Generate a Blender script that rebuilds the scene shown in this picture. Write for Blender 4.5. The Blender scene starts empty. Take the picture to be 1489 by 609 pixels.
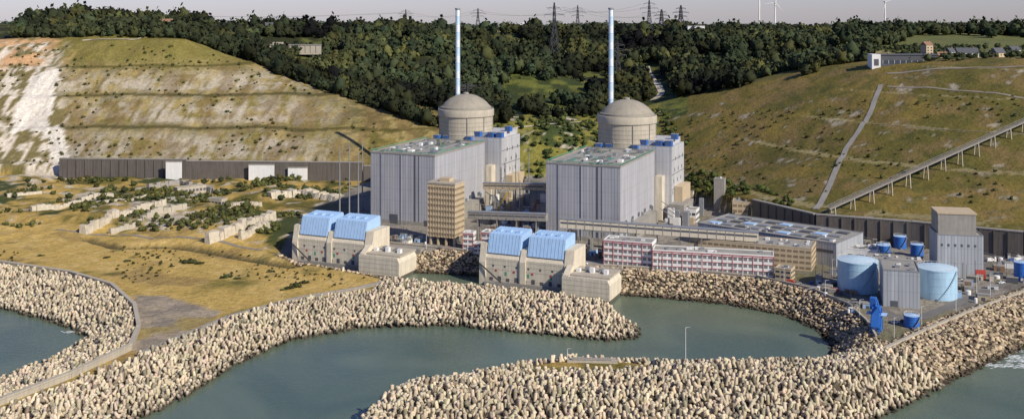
import bpy, math, random
import numpy as np
from mathutils import Vector
random.seed(7); RS=np.random.RandomState(11)
FP=1500.0; CH=180.0; VH=20.0; UC=744.5
sc=bpy.context.scene
def P(u,v,z=0.0):
    D=FP*(CH-z)/(v-VH); return ((u-UC)*D/FP, D)
def P0(u,v): return P(u,v,0)
def PL(pts,z): return [P(u,v,z) for u,v in pts]
# ---------------------------------------------------------------- noise
def _h(i,j,s):
    n=(i.astype(np.int64)*374761393+j.astype(np.int64)*668265263+s*974634777)&0x7fffffff
    n=((n^(n>>13))*1274126177)&0x7fffffff
    return ((n^(n>>16))&0xffff)/65535.0
def vn(x,y,s=0):
    xi=np.floor(x);yi=np.floor(y);fx=x-xi;fy=y-yi
    fx=fx*fx*(3-2*fx);fy=fy*fy*(3-2*fy)
    a=_h(xi,yi,s);b=_h(xi+1,yi,s);c=_h(xi,yi+1,s);d=_h(xi+1,yi+1,s)
    return (a*(1-fx)+b*fx)*(1-fy)+(c*(1-fx)+d*fx)*fy
def fbm(x,y,sc_,o=4,s=0):
    r=0;a=1;t=0
    for k in range(o):
        r=r+a*vn(x/sc_*2**k+17.3*k,y/sc_*2**k+5.1*k,s+k);t+=a;a*=.55
    return r/t
def sst(a,b,x):
    t=np.clip((x-a)/(b-a),0,1);return t*t*(3-2*t)
# ---------------------------------------------------------------- polygons
def pdist(x,y,poly,closed=True):
    d=np.full(x.shape,1e9);n=len(poly)
    for i in range(n if closed else n-1):
        x0,y0=poly[i];x1,y1=poly[(i+1)%n]
        dx,dy=x1-x0,y1-y0;L=dx*dx+dy*dy+1e-9
        t=np.clip(((x-x0)*dx+(y-y0)*dy)/L,0,1)
        d=np.minimum(d,np.hypot(x-x0-t*dx,y-y0-t*dy))
    return d
def inside(x,y,poly):
    r=np.zeros(x.shape,bool);n=len(poly)
    for i in range(n):
        x0,y0=poly[i];x1,y1=poly[(i+1)%n]
        if y0==y1: continue
        c=((y0>y)!=(y1>y))&(x<(x1-x0)*(y-y0)/(y1-y0)+x0)
        r^=c
    return r
W1=[P0(0,448),P0(60,462),P0(110,478),P0(130,492),P0(90,520),P0(0,552),(-262,440),(-265,375),(-9000,375),(-9000,600),(-700,620),(-520,640),(-400,650)]
W2=[P0(*p) for p in [(200,609),(270,575),(340,530),(420,495),(520,477),(650,473),(760,483),(880,495),(926,491),(925,478),(905,467),(870,454),(800,442),(700,430),(590,417),(500,403),(435,392),(425,378),(520,384),(600,396),(700,402),(790,410),(885,428),(960,433),(1060,443),(1140,458),(1190,480),(1212,505),(1205,525),(1180,537),(1000,545),(800,549),(690,560),(600,582),(530,625)]]+[(-100,375),(-180,375),P0(110,650)]
W3=[P0(1489,505),P0(1400,545),P0(1290,600),P0(1200,650),P0(900,680),P0(600,680),(-60,375),(9000,375),(9000,450),(560,625),(420,628),(330,590)]
W0=[(-9000,-3000),(9000,-3000),(9000,376),(-9000,376)]
WS=[W0,W1,W2,W3]
GR=PL([(0,387),(100,402),(160,420),(192,450),(197,480),(185,508),(100,548),(0,585),(-200,660),(-190,672),(0,597),(110,556),(200,521),(330,466),(430,438),(520,426),(640,428),(750,436),(860,451),(882,450),(880,443),(800,430),(700,420),(600,412),(560,407),(540,401),(430,381),(350,350),(200,331),(0,323)],8.5)+[(-9000,840),(-9000,720),(-500,705)]
JT=PL([(545,420),(560,406),(600,411),(700,419),(800,429),(880,442),(884,451),(860,453),(750,438),(640,430),(545,427)],8.5)
PF=PL([(360,337),(430,340),(600,358),(700,368),(790,378),(880,389),(1000,396),(1100,405),(1180,423),(1235,446),(1262,470),(1275,492),(1292,499),(1350,470),(1489,416)],12)+[(370,662),(430,690),(9000,690),(9000,1300),(-9000,1300),(-9000,900),(-500,880)]+PL([(0,312),(200,320)],12)
FR=PL([(520,640),(560,577),(600,557),(700,547),(780,529),(830,523),(890,524),(950,531),(1200,530),(1260,520),(1350,480),(1420,451),(1489,426)],13)+[(350,640),(430,672),(9000,672),(9000,660),(440,660),(360,628)]+PL([(1489,440),(1420,466),(1350,498),(1260,540),(1200,550),(950,552),(800,555),(700,563),(625,577),(575,610),(540,640)],13)
PAD=PL([(770,541),(780,529),(830,522),(890,523),(955,530),(960,537),(860,541)],13)
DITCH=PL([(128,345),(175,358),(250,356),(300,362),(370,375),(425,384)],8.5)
LS=[(GR,8.5),(PF,12.0),(FR,13.0)]
HL=[(-9000,1064),(-458,1062),(-149,1044),(0,1060),(100,1060),(144,985),(157,925),(197,835),(230,778),(290,752),(353,716),(420,700),(600,700),(9000,700),(9000,30000),(-9000,30000)]
cp=[]
def C(u,v,D): cp.append(((u-UC)*D/FP,D,CH-(v-VH)*D/FP))
for x,y,z in [(-1500,1070,20),(-800,1070,18),(-620,1070,18),(-470,1070,24),(-455,1068,33),(-380,1064,33),(-300,1060,33),(-149,1050,33),(-70,1060,16),(0,1065,14),(100,1065,14),(150,990,16),(163,928,22),(203,840,30),(236,785,30),(295,758,30),(357,722,30),(420,706,30),(600,706,30),(2000,706,30)]:
    cp.append((x,y,z))
for t in [(1489,95,1000),(1700,90,1000),(1380,95,1040),(1265,97,1100),(1200,100,1150),(1100,120,1180),(1000,142,1210),(950,160,1210),
 (1489,88,1150),(1350,86,1250),(1489,72,1700),(1250,70,1600),(1200,62,1900),(1100,75,1700),(1000,100,1600),
 (650,52,2000),(650,120,1500),(700,165,1230),(740,180,1150),(800,190,1130),(860,180,1180),(900,150,1350),(950,120,1500),(950,64,2000),(800,62,2000),(800,110,1500),
 (330,80,1350),(270,57,1300),(150,57,1300),(0,60,1300),(-300,60,1300),(-900,60,1300),(150,52,1600),(0,50,1600),(330,62,1700),(450,62,1850),
 (400,105,1260),(450,130,1200),(560,168,1130),(630,193,1095),(500,130,1330),(600,158,1210),(550,110,1500),(300,140,1170),(150,140,1175),(0,140,1175)]:
    C(*t)
for x in (-9000,-5000,-2500,-1200,0,1200,2500,5000,9000):
    cp.append((x,3000,137));cp.append((x,4200,122));cp.append((x,9000,60));cp.append((x,20000,-80))
for x in (-9000,-4000,9000,4000): cp.append((x,1500,140))
cp=np.array(cp)
_A=np.hypot(cp[:,0][:,None]-cp[:,0][None],cp[:,1][:,None]-cp[:,1][None])
_w=np.linalg.solve(_A+np.eye(len(cp))*1e-3,cp[:,2]-80)
def hill(x,y):
    r=np.full(x.shape,80.0)
    for k in range(len(cp)): r=r+_w[k]*np.hypot(x-cp[k,0],y-cp[k,1])
    n=(fbm(x,y,70,4,5)-.5)*9
    fade=sst(0,60,pdist(x,y,HL[:13],False))
    r=r+n*fade*sst(1050,1400,y)+ (fbm(x,y,25,3,8)-.5)*3*fade
    r=r+(fbm(x,y*.8,190,3,12)-.5)*48*sst(1340,1600,y)*(1-sst(2000,2300,y))*(1-sst(500,650,x))
    st=30.5;rr=r+(fbm(x,y*.2,55,2,13)-.5)*4;t=(rr-25.5)/st;k=np.floor(t);f=t-k
    tz=25.5+st*(k+np.clip((f-.15)/.85,0,1))-(rr-r)
    left=(1-sst(-270,-130,x))*(1-sst(1290,1330,y))
    r2=r*(1-left)+tz*left
    r2=r2+left*fade*(fbm(x,y*.12,11,3,14)-.5)*3.5*sst(1,.0,np.abs(f-.6)*1.4)
    st=24.;t=(r-30)/st;k=np.floor(t);f=t-k
    tz=30+st*(k+np.clip((f-.13)/.87,0,1))
    right=sst(170,230,x)*(1-sst(1000,1050,y))*.8
    return r2*(1-right)+tz*right
def fields(x,y):
    inW=np.zeros(x.shape,bool);dW=np.full(x.shape,1e9)
    for w in WS:
        inW|=inside(x,y,w);dW=np.minimum(dW,pdist(x,y,w))
    inH=inside(x,y,HL)
    Ls=[(inside(x,y,p),pdist(x,y,p),z) for p,z in LS]
    return inW,dW,inH,Ls
def height(x,y,full=False):
    x=np.asarray(x,float);y=np.asarray(y,float)
    inW,dW,inH,Ls=fields(x,y)
    sw=np.zeros(x.shape);sz=np.zeros(x.shape)
    w=1/(dW+.4)**1.5;sw+=w
    inL=np.zeros(x.shape,bool);zl=np.zeros(x.shape)
    for i,d,zz in Ls:
        w=1/(d+.4)**1.5;sw+=w;sz+=w*zz
        zl=np.where(i&~inL,zz,zl);inL|=i
    bet=~inW&~inL&~inH
    z=sz/sw
    z=np.where(inL,zl+(fbm(x,y,18,3,3)-.5)*.8,z)
    z=np.where(inW&~inL,-.4-np.minimum(6,dW*.4),z)
    rough=(1-sst(-215,-185,x+0*(y-800)))*sst(740,800,y)
    z=z+np.where(inL|bet,rough*((fbm(x,y,45,4,21)-.42)*11+(fbm(x,y,12,3,25)-.5)*3),0)*(~inW)
    dd=pdist(x,y,DITCH,False);z=z-np.where((inL|bet)&~inW,5*np.exp(-(dd/6)**2),0)
    z=np.where(inH,hill(x,y),z)
    if full: return z,inW&~inL&~inH,inL&~inH,bet,inH
    return z
def H1(x,y): return float(height(np.array([x]),np.array([y]))[0])
def pick(u,v,D0=560,D1=5000):
    D=np.concatenate([np.arange(D0,1500,2.),np.arange(1500,D1,8.)])
    D=D[D>=D0]
    X=(u-UC)*D/FP;Z=CH-(v-VH)*D/FP;h=height(X,D)
    k=np.where(h>=Z)[0]
    i=k[0] if len(k) else len(D)-1
    return (X[i],D[i],h[i])
# ---------------------------------------------------------------- materials
def nodes(name):
    m=bpy.data.materials.new(name);m.use_nodes=True
    nt=m.node_tree;b=nt.nodes['Principled BSDF'];return m,nt,b
def N(nt,t,**k):
    n=nt.nodes.new(t)
    for a,v in k.items():
        if a.startswith('i_'):
            n.inputs[a[2:].replace('_',' ')].default_value=v
        else: setattr(n,a,v)
    return n
def math_(nt,op,a,b=None,c=None):
    n=nt.nodes.new('ShaderNodeMath');n.operation=op
    for i,q in enumerate((a,b,c)):
        if q is None: continue
        if isinstance(q,(int,float)): n.inputs[i].default_value=q
        else: nt.links.new(q,n.inputs[i])
    return n.outputs[0]
def mul(nt,colout,fac):
    n=nt.nodes.new('ShaderNodeVectorMath');n.operation='SCALE'
    nt.links.new(colout,n.inputs[0]);nt.links.new(fac,n.inputs['Scale']);return n.outputs[0]
def M(name,col,rough=.8,var=.3,scale=.25,streak=0.,metal=0.,bump=0.,dirt=None):
    m,nt,b=nodes(name)
    tc=N(nt,'ShaderNodeTexCoord')
    n1=N(nt,'ShaderNodeTexNoise',i_Scale=scale,i_Detail=8.,i_Roughness=.65)
    nt.links.new(tc.outputs['Object'],n1.inputs['Vector'])
    f=math_(nt,'MULTIPLY_ADD',n1.outputs['Fac'],var*2,1-var)
    if streak:
        mp=N(nt,'ShaderNodeMapping');mp.inputs['Scale'].default_value=(1,1,.06)
        nt.links.new(tc.outputs['Object'],mp.inputs['Vector'])
        n2=N(nt,'ShaderNodeTexNoise',i_Scale=.9,i_Detail=5.)
        nt.links.new(mp.outputs[0],n2.inputs['Vector'])
        f=math_(nt,'MULTIPLY',f,math_(nt,'MULTIPLY_ADD',n2.outputs['Fac'],streak*2,1-streak))
    rgb=N(nt,'ShaderNodeRGB');rgb.outputs[0].default_value=(*col,1)
    nt.links.new(mul(nt,rgb.outputs[0],f),b.inputs['Base Color'])
    b.inputs['Roughness'].default_value=rough;b.inputs['Metallic'].default_value=metal
    if bump:
        bp=N(nt,'ShaderNodeBump',i_Strength=bump,i_Distance=1.)
        nt.links.new(n1.outputs['Fac'],bp.inputs['Height']);nt.links.new(bp.outputs[0],b.inputs['Normal'])
    return m
def Mclad(name,col,period=2.4,depth=.25):
    m,nt,b=nodes(name)
    tc=N(nt,'ShaderNodeTexCoord');sp=N(nt,'ShaderNodeSeparateXYZ')
    nt.links.new(tc.outputs['Object'],sp.inputs[0])
    s=math_(nt,'DIVIDE',math_(nt,'ADD',sp.outputs[0],sp.outputs[1]),period)
    fr=math_(nt,'FRACT',s);fl=math_(nt,'FLOOR',s)
    wn=N(nt,'ShaderNodeTexWhiteNoise',noise_dimensions='1D');nt.links.new(fl,wn.inputs['W'])
    line=math_(nt,'LESS_THAN',fr,.3)
    f=math_(nt,'MULTIPLY_ADD',line,-depth,1.)
    f=math_(nt,'MULTIPLY',f,math_(nt,'MULTIPLY_ADD',wn.outputs['Value'],.16,.92))
    fz=math_(nt,'LESS_THAN',math_(nt,'FRACT',math_(nt,'DIVIDE',sp.outputs[2],9.3)),.04)
    f=math_(nt,'MULTIPLY',f,math_(nt,'MULTIPLY_ADD',fz,-.15,1.))
    mp=N(nt,'ShaderNodeMapping');mp.inputs['Scale'].default_value=(1,1,.08)
    nt.links.new(tc.outputs['Object'],mp.inputs['Vector'])
    n2=N(nt,'ShaderNodeTexNoise',i_Scale=.3,i_Detail=6.);nt.links.new(mp.outputs[0],n2.inputs['Vector'])
    f=math_(nt,'MULTIPLY',f,math_(nt,'MULTIPLY_ADD',n2.outputs['Fac'],.6,.7))
    rgb=N(nt,'ShaderNodeRGB');rgb.outputs[0].default_value=(*col,1)
    nt.links.new(mul(nt,rgb.outputs[0],f),b.inputs['Base Color'])
    b.inputs['Roughness'].default_value=.55
    return m
def Mattr(name,rough=.9,fine=.5,scale=.35,bump=.4,wet=False,amp=1.0):
    m,nt,b=nodes(name)
    at=N(nt,'ShaderNodeAttribute',attribute_name='Col')
    geo=N(nt,'ShaderNodeNewGeometry')
    n1=N(nt,'ShaderNodeTexNoise',i_Scale=scale,i_Detail=8.,i_Roughness=.7);nt.links.new(geo.outputs['Position'],n1.inputs['Vector'])
    f=math_(nt,'MULTIPLY_ADD',n1.outputs['Fac'],fine*2,1-fine)
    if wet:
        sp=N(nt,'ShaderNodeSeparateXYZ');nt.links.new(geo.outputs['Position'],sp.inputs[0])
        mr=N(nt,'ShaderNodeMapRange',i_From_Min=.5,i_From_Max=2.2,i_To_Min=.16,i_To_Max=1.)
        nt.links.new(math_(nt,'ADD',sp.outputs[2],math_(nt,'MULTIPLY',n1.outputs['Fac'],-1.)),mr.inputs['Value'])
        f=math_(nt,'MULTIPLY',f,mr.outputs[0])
    nt.links.new(mul(nt,at.outputs['Color'],f),b.inputs['Base Color'])
    b.inputs['Roughness'].default_value=rough
    b.inputs['Specular IOR Level'].default_value=.2
    if bump:
        bp=N(nt,'ShaderNodeBump',i_Strength=bump,i_Distance=amp)
        nt.links.new(n1.outputs['Fac'],bp.inputs['Height']);nt.links.new(bp.outputs[0],b.inputs['Normal'])
    return m
m_ground=Mattr('ground_soil',fine=.8,scale=.28,bump=.9,amp=2.)
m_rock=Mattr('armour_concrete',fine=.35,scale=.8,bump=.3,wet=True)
m_leaf=Mattr('foliage',fine=.45,scale=.9,bump=0)
m_conc=M('weathered_concrete',(.42,.375,.29),streak=.3,scale=.12,var=.25)
m_dome=M('dome_concrete',(.31,.28,.22),streak=.1,scale=.15,var=.35)
m_pump=M('pale_concrete',(.60,.535,.41),streak=.35,scale=.2,var=.25)
m_dark=M('tide_stained_concrete',(.10,.085,.06),var=.4)
m_cg=M('grey_concrete',(.29,.27,.235),streak=.3,scale=.15)
m_wall=M('retaining_concrete',(.115,.10,.085),streak=.55,scale=.1)
m_hall=Mclad('ribbed_cladding',(.42,.42,.435))
m_hall2=Mclad('pale_cladding',(.50,.50,.50),3.,.12)
m_hallg=Mclad('grey_cladding',(.38,.40,.42),2.,.25)
m_slot=M('dark_joint',(.09,.095,.105))
m_roof=M('flat_roof_gravel',(.30,.285,.245),var=.5,scale=.1)
m_roofd=M('roof_felt',(.15,.17,.14),var=.4,scale=.1)
m_green=M('green_paint',(.10,.30,.19),rough=.6)
m_blue=M('vivid_blue_paint',(.03,.14,.46),rough=.45,var=.25,streak=.1)
m_sky=M('light_blue_paint',(.36,.53,.74),rough=.6,var=.18,streak=.18)
m_skyd=M('light_blue_rib_paint',(.29,.44,.65),rough=.5,var=.12)
m_tank=M('tank_blue_paint',(.36,.54,.67),rough=.45,var=.15,streak=.25)
m_tankt=M('tank_roof_paint',(.5,.64,.72),rough=.5,var=.2)
m_lb=M('stack_blue',(.48,.63,.76),rough=.5,var=.15)
m_lw=M('stack_white',(.68,.74,.78),rough=.5,var=.1)
m_white=M('white_paint',(.74,.73,.69),rough=.6,var=.15,streak=.15)
m_red=M('red_paint',(.45,.07,.05),rough=.5)
m_yel=M('yellow_paint',(.6,.38,.04),rough=.5)
m_glass=M('window_glass',(.05,.06,.075),rough=.15,var=.4)
m_blind=M('window_with_blinds',(.19,.19,.19),rough=.3,var=.8,scale=.6)
m_beige=M('beige_panels',(.50,.40,.26),var=.2,streak=.15)
m_brown=M('brown_louvres',(.22,.165,.10),var=.3)
m_steel=M('galvanised_steel',(.27,.28,.29),rough=.5,metal=.2)
m_dsteel=M('dark_steel',(.06,.06,.065),rough=.5)
m_black=M('rubber',(.02,.02,.02))
m_road=M('asphalt',(.16,.15,.135),var=.3,scale=.1)
m_path=M('worn_concrete_paving',(.25,.215,.165),var=.45,scale=.2)
m_chalk=M('chalk_rubble',(.52,.46,.35),var=.55,scale=.4,bump=.6)
m_brick=M('brick',(.26,.15,.09))
m_slate=M('slate',(.08,.085,.095))
# ---------------------------------------------------------------- mesh helpers
def fastmesh(name,V,Fc,mat,col=None,smooth=False):
    me=bpy.data.meshes.new(name);V=np.asarray(V,np.float32);Fc=np.asarray(Fc,np.int32)
    n,k=Fc.shape
    me.vertices.add(len(V));me.vertices.foreach_set('co',V.ravel())
    me.loops.add(n*k);me.loops.foreach_set('vertex_index',Fc.ravel())
    me.polygons.add(n);me.polygons.foreach_set('loop_start',np.arange(0,n*k,k,dtype=np.int32))
    if smooth: me.polygons.foreach_set('use_smooth',np.ones(n,bool))
    me.update(calc_edges=True)
    if col is not None:
        a=me.color_attributes.new('Col','FLOAT_COLOR','POINT')
        c=np.ones((len(V),4),np.float32);c[:,:3]=col;a.data.foreach_set('color',c.ravel())
    me.materials.append(mat)
    ob=bpy.data.objects.new(name,me);sc.collection.objects.link(ob);return ob
class Bd:
    def __init__(s,name,loc=(0,0,0),ang=0.):
        s.name=name;s.loc=loc;s.ang=ang;s.p={}
    def add(s,part,mat,V,F,smooth=False):
        d=s.p.setdefault(part,dict(m=mat,V=[],F=[],s=smooth));o=len(d['V'])
        d['V']+=[tuple(v) for v in V];d['F']+=[tuple(i+o for i in f) for f in F]
    def box(s,part,mat,x0,x1,y0,y1,z0,z1):
        s.add(part,mat,[(x0,y0,z0),(x1,y0,z0),(x1,y1,z0),(x0,y1,z0),(x0,y0,z1),(x1,y0,z1),(x1,y1,z1),(x0,y1,z1)],
          [(0,3,2,1),(4,5,6,7),(0,1,5,4),(1,2,6,5),(2,3,7,6),(3,0,4,7)])
    def prismx(s,part,mat,prof,x0,x1):
        n=len(prof);V=[(x0,y,z) for y,z in prof]+[(x1,y,z) for y,z in prof]
        F=[tuple(range(n))[::-1],tuple(range(n,2*n))]+[(i,(i+1)%n,n+(i+1)%n,n+i) for i in range(n)]
        s.add(part,mat,V,F)
    def prismy(s,part,mat,prof,y0,y1):
        n=len(prof);V=[(x,y0,z) for x,z in prof]+[(x,y1,z) for x,z in prof]
        F=[tuple(range(n)),tuple(range(n,2*n))[::-1]]+[(i,n+i,n+(i+1)%n,(i+1)%n) for i in range(n)]
        s.add(part,mat,V,F)
    def rev(s,part,mat,cx,cy,prof,n=48,smooth=True):
        V=[];F=[]
        for r,z in prof:
            for i in range(n):
                a=2*math.pi*i/n;V.append((cx+r*math.cos(a),cy+r*math.sin(a),z))
        for j in range(len(prof)-1):
            for i in range(n):
                F.append((j*n+i,j*n+(i+1)%n,(j+1)*n+(i+1)%n,(j+1)*n+i))
        s.add(part,mat,V,F,smooth)
    def beam(s,part,mat,a,b,r,n=4):
        a=Vector(a);b=Vector(b);d=(b-a).normalized()
        u=d.cross(Vector((0,0,1)));
        if u.length<1e-3: u=Vector((1,0,0))
        u.normalize();w=d.cross(u)
        V=[];r1=r if not isinstance(r,tuple) else r[0];r2=r if not isinstance(r,tuple) else r[1]
        for c,rr in ((a,r1),(b,r2)):
            for i in range(n):
                t=2*math.pi*(i+.5)/n;V.append(c+u*math.cos(t)*rr+w*math.sin(t)*rr)
        F=[(i,(i+1)%n,n+(i+1)%n,n+i) for i in range(n)]+[tuple(range(n))[::-1],tuple(range(n,2*n))]
        s.add(part,mat,V,F)
    def done(s):
        single=len(s.p)==1
        root=None
        if not single:
            root=bpy.data.objects.new(s.name,None);root.empty_display_size=2
            root.location=s.loc;root.rotation_euler=(0,0,s.ang);sc.collection.objects.link(root)
        for k,d in s.p.items():
            me=bpy.data.meshes.new(s.name+'_'+k);me.from_pydata(d['V'],[],d['F']);me.materials.append(d['m'])
            if d['s']:
                me.polygons.foreach_set('use_smooth',np.ones(len(d['F']),bool))
                try: me.set_sharp_from_angle(angle=math.radians(35))
                except Exception: pass
            me.update()
            ob=bpy.data.objects.new(s.name if single else k,me);sc.collection.objects.link(ob)
            if single: ob.location=s.loc;ob.rotation_euler=(0,0,s.ang)
            else: ob.parent=root
            root=root or ob
        return root
# ================================================================ TERRAIN
xs=np.concatenate([[-9000,-6000,-4000,-2800,-2000,-1600,-1400],np.arange(-1250,-640,9.),np.arange(-640,640,3.),np.arange(640,1260,9.),[1400,1600,2000,2800,4000,6000,9000]])
ys=np.concatenate([[-3000,-1000,0,250],np.arange(330,1340,3.),np.arange(1340,2300,9.),np.arange(2300,3200,40.),[3400,3800,4200,5000,6500,9000,14000,20000]])
X,Y=np.meshgrid(xs,ys);x=X.ravel();y=Y.ravel()
z,inW,inL,bet,inH=height(x,y,True)
u_=UC+x*FP/np.maximum(y,10);v_=VH+(CH-z)*FP/np.maximum(y,10)
def cc(*c): return np.array(c)
def mix(a,b,t):
    t=np.clip(t,0,1)[:,None];return a*(1-t)+b*t
n1=fbm(x,y,60,5,31);n2=fbm(x,y,22,4,41);n3=fbm(x,y,9,3,51)
olive=cc(.125,.108,.024);straw=cc(.50,.345,.10);chalk=cc(.60,.525,.40);dgreen=cc(.045,.055,.016);brown=cc(.23,.155,.065)
one=np.ones((len(x),1))
col=one*cc(.28,.25,.205)
col=mix(col,one*cc(.18,.165,.14),sst(.5,.65,n2))
col=mix(col,one*cc(.16,.15,.055),sst(.55,.7,n1)*.7)
isgr=inside(x,y,GR)&~inH
g=mix(one*straw,one*olive*1.5,sst(.50,.75,n1*.6+n2*.4)*.85);g=mix(g,one*cc(.60,.43,.16),sst(.5,.72,n3)*.7)
g=mix(g,one*dgreen*1.4,sst(.66,.76,n2)*.6);g=mix(g,one*brown,sst(.6,.7,fbm(x,y,35,4,88))*.6)
col=np.where(isgr[:,None],g,col)
RL=PL([(-900,330),(200,318),(360,337),(432,345),(440,310),(535,264),(560,240)],12)+[(-9000,1100),(-9000,800)]
rl=(inside(x,y,RL)|(bet&(x<-170)&(y>700)))&~inH
g=mix(one*straw*.85,one*olive*1.1,sst(.46,.66,n2));g=mix(g,one*chalk*.85,sst(.52,.63,n1*.45+n3*.55));g=mix(g,one*dgreen*1.3,sst(.60,.66,fbm(x,y,30,4,77)))
col=np.where(rl[:,None],g,col)
dd=pdist(x,y,DITCH,False);col=np.where((dd<7)[:,None]&(isgr|rl|bet)[:,None],mix(col,one*cc(.06,.055,.03),sst(8,3,dd)*.85),col)  # dark soil colour along the ditch, with the bank's shade painted in
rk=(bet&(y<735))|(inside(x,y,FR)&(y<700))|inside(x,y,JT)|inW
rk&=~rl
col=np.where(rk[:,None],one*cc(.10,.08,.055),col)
pad=inside(x,y,PAD);col=np.where(pad[:,None],mix(one*straw*.8,one*olive*1.2,sst(.4,.6,n3)),col)
RD=PL([(196,428),(240,430),(322,453),(300,478),(215,515),(188,508),(198,480),(194,450)],8.5)
rd=inside(x,y,RD);col=np.where(rd[:,None],mix(mix(one*cc(.38,.31,.22),one*cc(.27,.23,.175),sst(.45,.6,n3)),one*cc(.34,.26,.1),sst(.5,.6,n2)),col)
# hills
hs=fbm(x*.25,z*2.2+y*.1,14,4,61);gul=fbm(x,z*.25,5,4,63)
hc=mix(one*olive,one*cc(.20,.15,.036),sst(.4,.62,n1));hc=mix(hc,one*brown*.95,sst(.48,.68,n2)*.6);hc=mix(hc,one*dgreen*1.3,sst(.56,.7,n3)*.5)
left=inH&(x<-60)&(y<1330)
lc=mix(one*cc(.21,.17,.048),one*cc(.33,.255,.10),sst(.4,.6,n2))
lc=mix(lc,one*olive*.8,sst(.5,.62,n3)*.7)
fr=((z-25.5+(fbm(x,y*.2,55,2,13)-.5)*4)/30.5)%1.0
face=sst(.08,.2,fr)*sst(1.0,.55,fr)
stk=sst(.40,.57,gul*.4+hs*.3+n3*.3)*(.3+.7*face)*sst(550,400,u_)
lc=mix(lc,one*chalk*.82,stk*.85*sst(128,98,z))
lc=mix(lc,one*brown*.8,sst(.50,.6,fbm(x,z,13,4,65))*.55)
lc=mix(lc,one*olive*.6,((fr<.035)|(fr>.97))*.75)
lc=mix(lc,one*cc(.20,.175,.042),sst(110,128,z)*.75)
hc=np.where(left[:,None],lc,hc)
q=sst(105,70,u_+ (n3-.5)*60)*(inH&(y<1330))*sst(50,62,v_)
qc=mix(one*cc(.18,.15,.06),one*cc(.68,.60,.48),sst(.48,.56,gul*.6+n3*.4))
qc=mix(qc,one*cc(.60,.36,.18),sst(105,125,z)*sst(.45,.6,n2))
hc=mix(hc,qc,q)
QS=[(12,195),(45,110),(88,98),(78,150),(68,192)];QR=[(66,190),(84,180),(98,215),(103,256),(84,258),(70,215)]
uj=u_+(n3-.5)*14;vj=v_+(n2-.5)*14
for pg in (QS,QR): hc=np.where((inside(uj,vj,pg)&inH&(y<1330)&(x<-300))[:,None],one*cc(.76,.70,.59)*(.6+.7*gul[:,None]),hc)
rterr=((z-30)/24.)%1.0
right=inH&(x>150)&(y<1060)
hc=np.where((right&(rterr>.0)&(rterr<.03))[:,None],mix(hc,one*cc(.30,.25,.12),sst(.4,.5,n3)*.8),hc)
hc=mix(hc,one*chalk*.7,sst(.66,.74,n3*.6+n2*.4)*(right|((x>60)&(x<260)&(y<1150)))*.8)
flr=inH&(y>1330)&(x<500);hc=np.where(flr[:,None],mix(one*cc(.03,.035,.012),one*cc(.11,.12,.03),sst(.5,.6,n1)),hc)
hc=np.where((inH&(y>1150)&(y<1500)&(u_>735)&(u_<1000))[:,None],mix(one*cc(.14,.15,.03),one*cc(.04,.055,.015),sst(.4,.6,n2)),hc)
hc=np.where((inH&(y<1240)&(u_>640)&(u_<960))[:,None],mix(one*cc(.23,.21,.045),mix(one*cc(.05,.07,.02),one*chalk*.8,sst(.62,.7,n3)),sst(.42,.58,n2)),hc)
fld=_h(np.floor((x+y*.2)/420),np.floor(y/600),3)
far=(inH&(y>2300))|(inH&(y>1100)&(x>500))
hc=np.where(far[:,None],mix(one*cc(.13,.14,.045),one*cc(.34,.28,.12),(fld>.6)*1.),hc)
col=np.where(inH[:,None],hc,col)
ny,nx=X.shape
idx=np.arange(nx*ny).reshape(ny,nx)
Fq=np.stack([idx[:-1,:-1],idx[:-1,1:],idx[1:,1:],idx[1:,:-1]],-1).reshape(-1,4)
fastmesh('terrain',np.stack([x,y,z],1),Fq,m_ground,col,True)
# ---------------------------------------------------------------- water
m,nt,b=nodes('sea_water')
geo=N(nt,'ShaderNodeNewGeometry')
na=N(nt,'ShaderNodeTexNoise',i_Scale=.35,i_Detail=6.,i_Roughness=.6);nt.links.new(geo.outputs['Position'],na.inputs['Vector'])
nb=N(nt,'ShaderNodeTexNoise',i_Scale=.014,i_Detail=6.,i_Distortion=1.);nt.links.new(geo.outputs['Position'],nb.inputs['Vector'])
cr=N(nt,'ShaderNodeValToRGB');cr.color_ramp.elements[0].position=.35;cr.color_ramp.elements[0].color=(.078,.118,.082,1);cr.color_ramp.elements[1].position=.65;cr.color_ramp.elements[1].color=(.125,.165,.112,1)
nt.links.new(nb.outputs['Fac'],cr.inputs[0]);nt.links.new(cr.outputs[0],b.inputs['Base Color'])
bp=N(nt,'ShaderNodeBump',i_Strength=.6,i_Distance=.5);nt.links.new(na.outputs['Fac'],bp.inputs['Height']);nt.links.new(bp.outputs[0],b.inputs['Normal'])
b.inputs['Roughness'].default_value=.2;b.inputs['Specular IOR Level'].default_value=.3
m_water=m
fastmesh('sea',[(-9000,-3000,0),(9000,-3000,0),(9000,1040,0),(-9000,1040,0)],[(0,1,2,3)],m_water)
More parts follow.
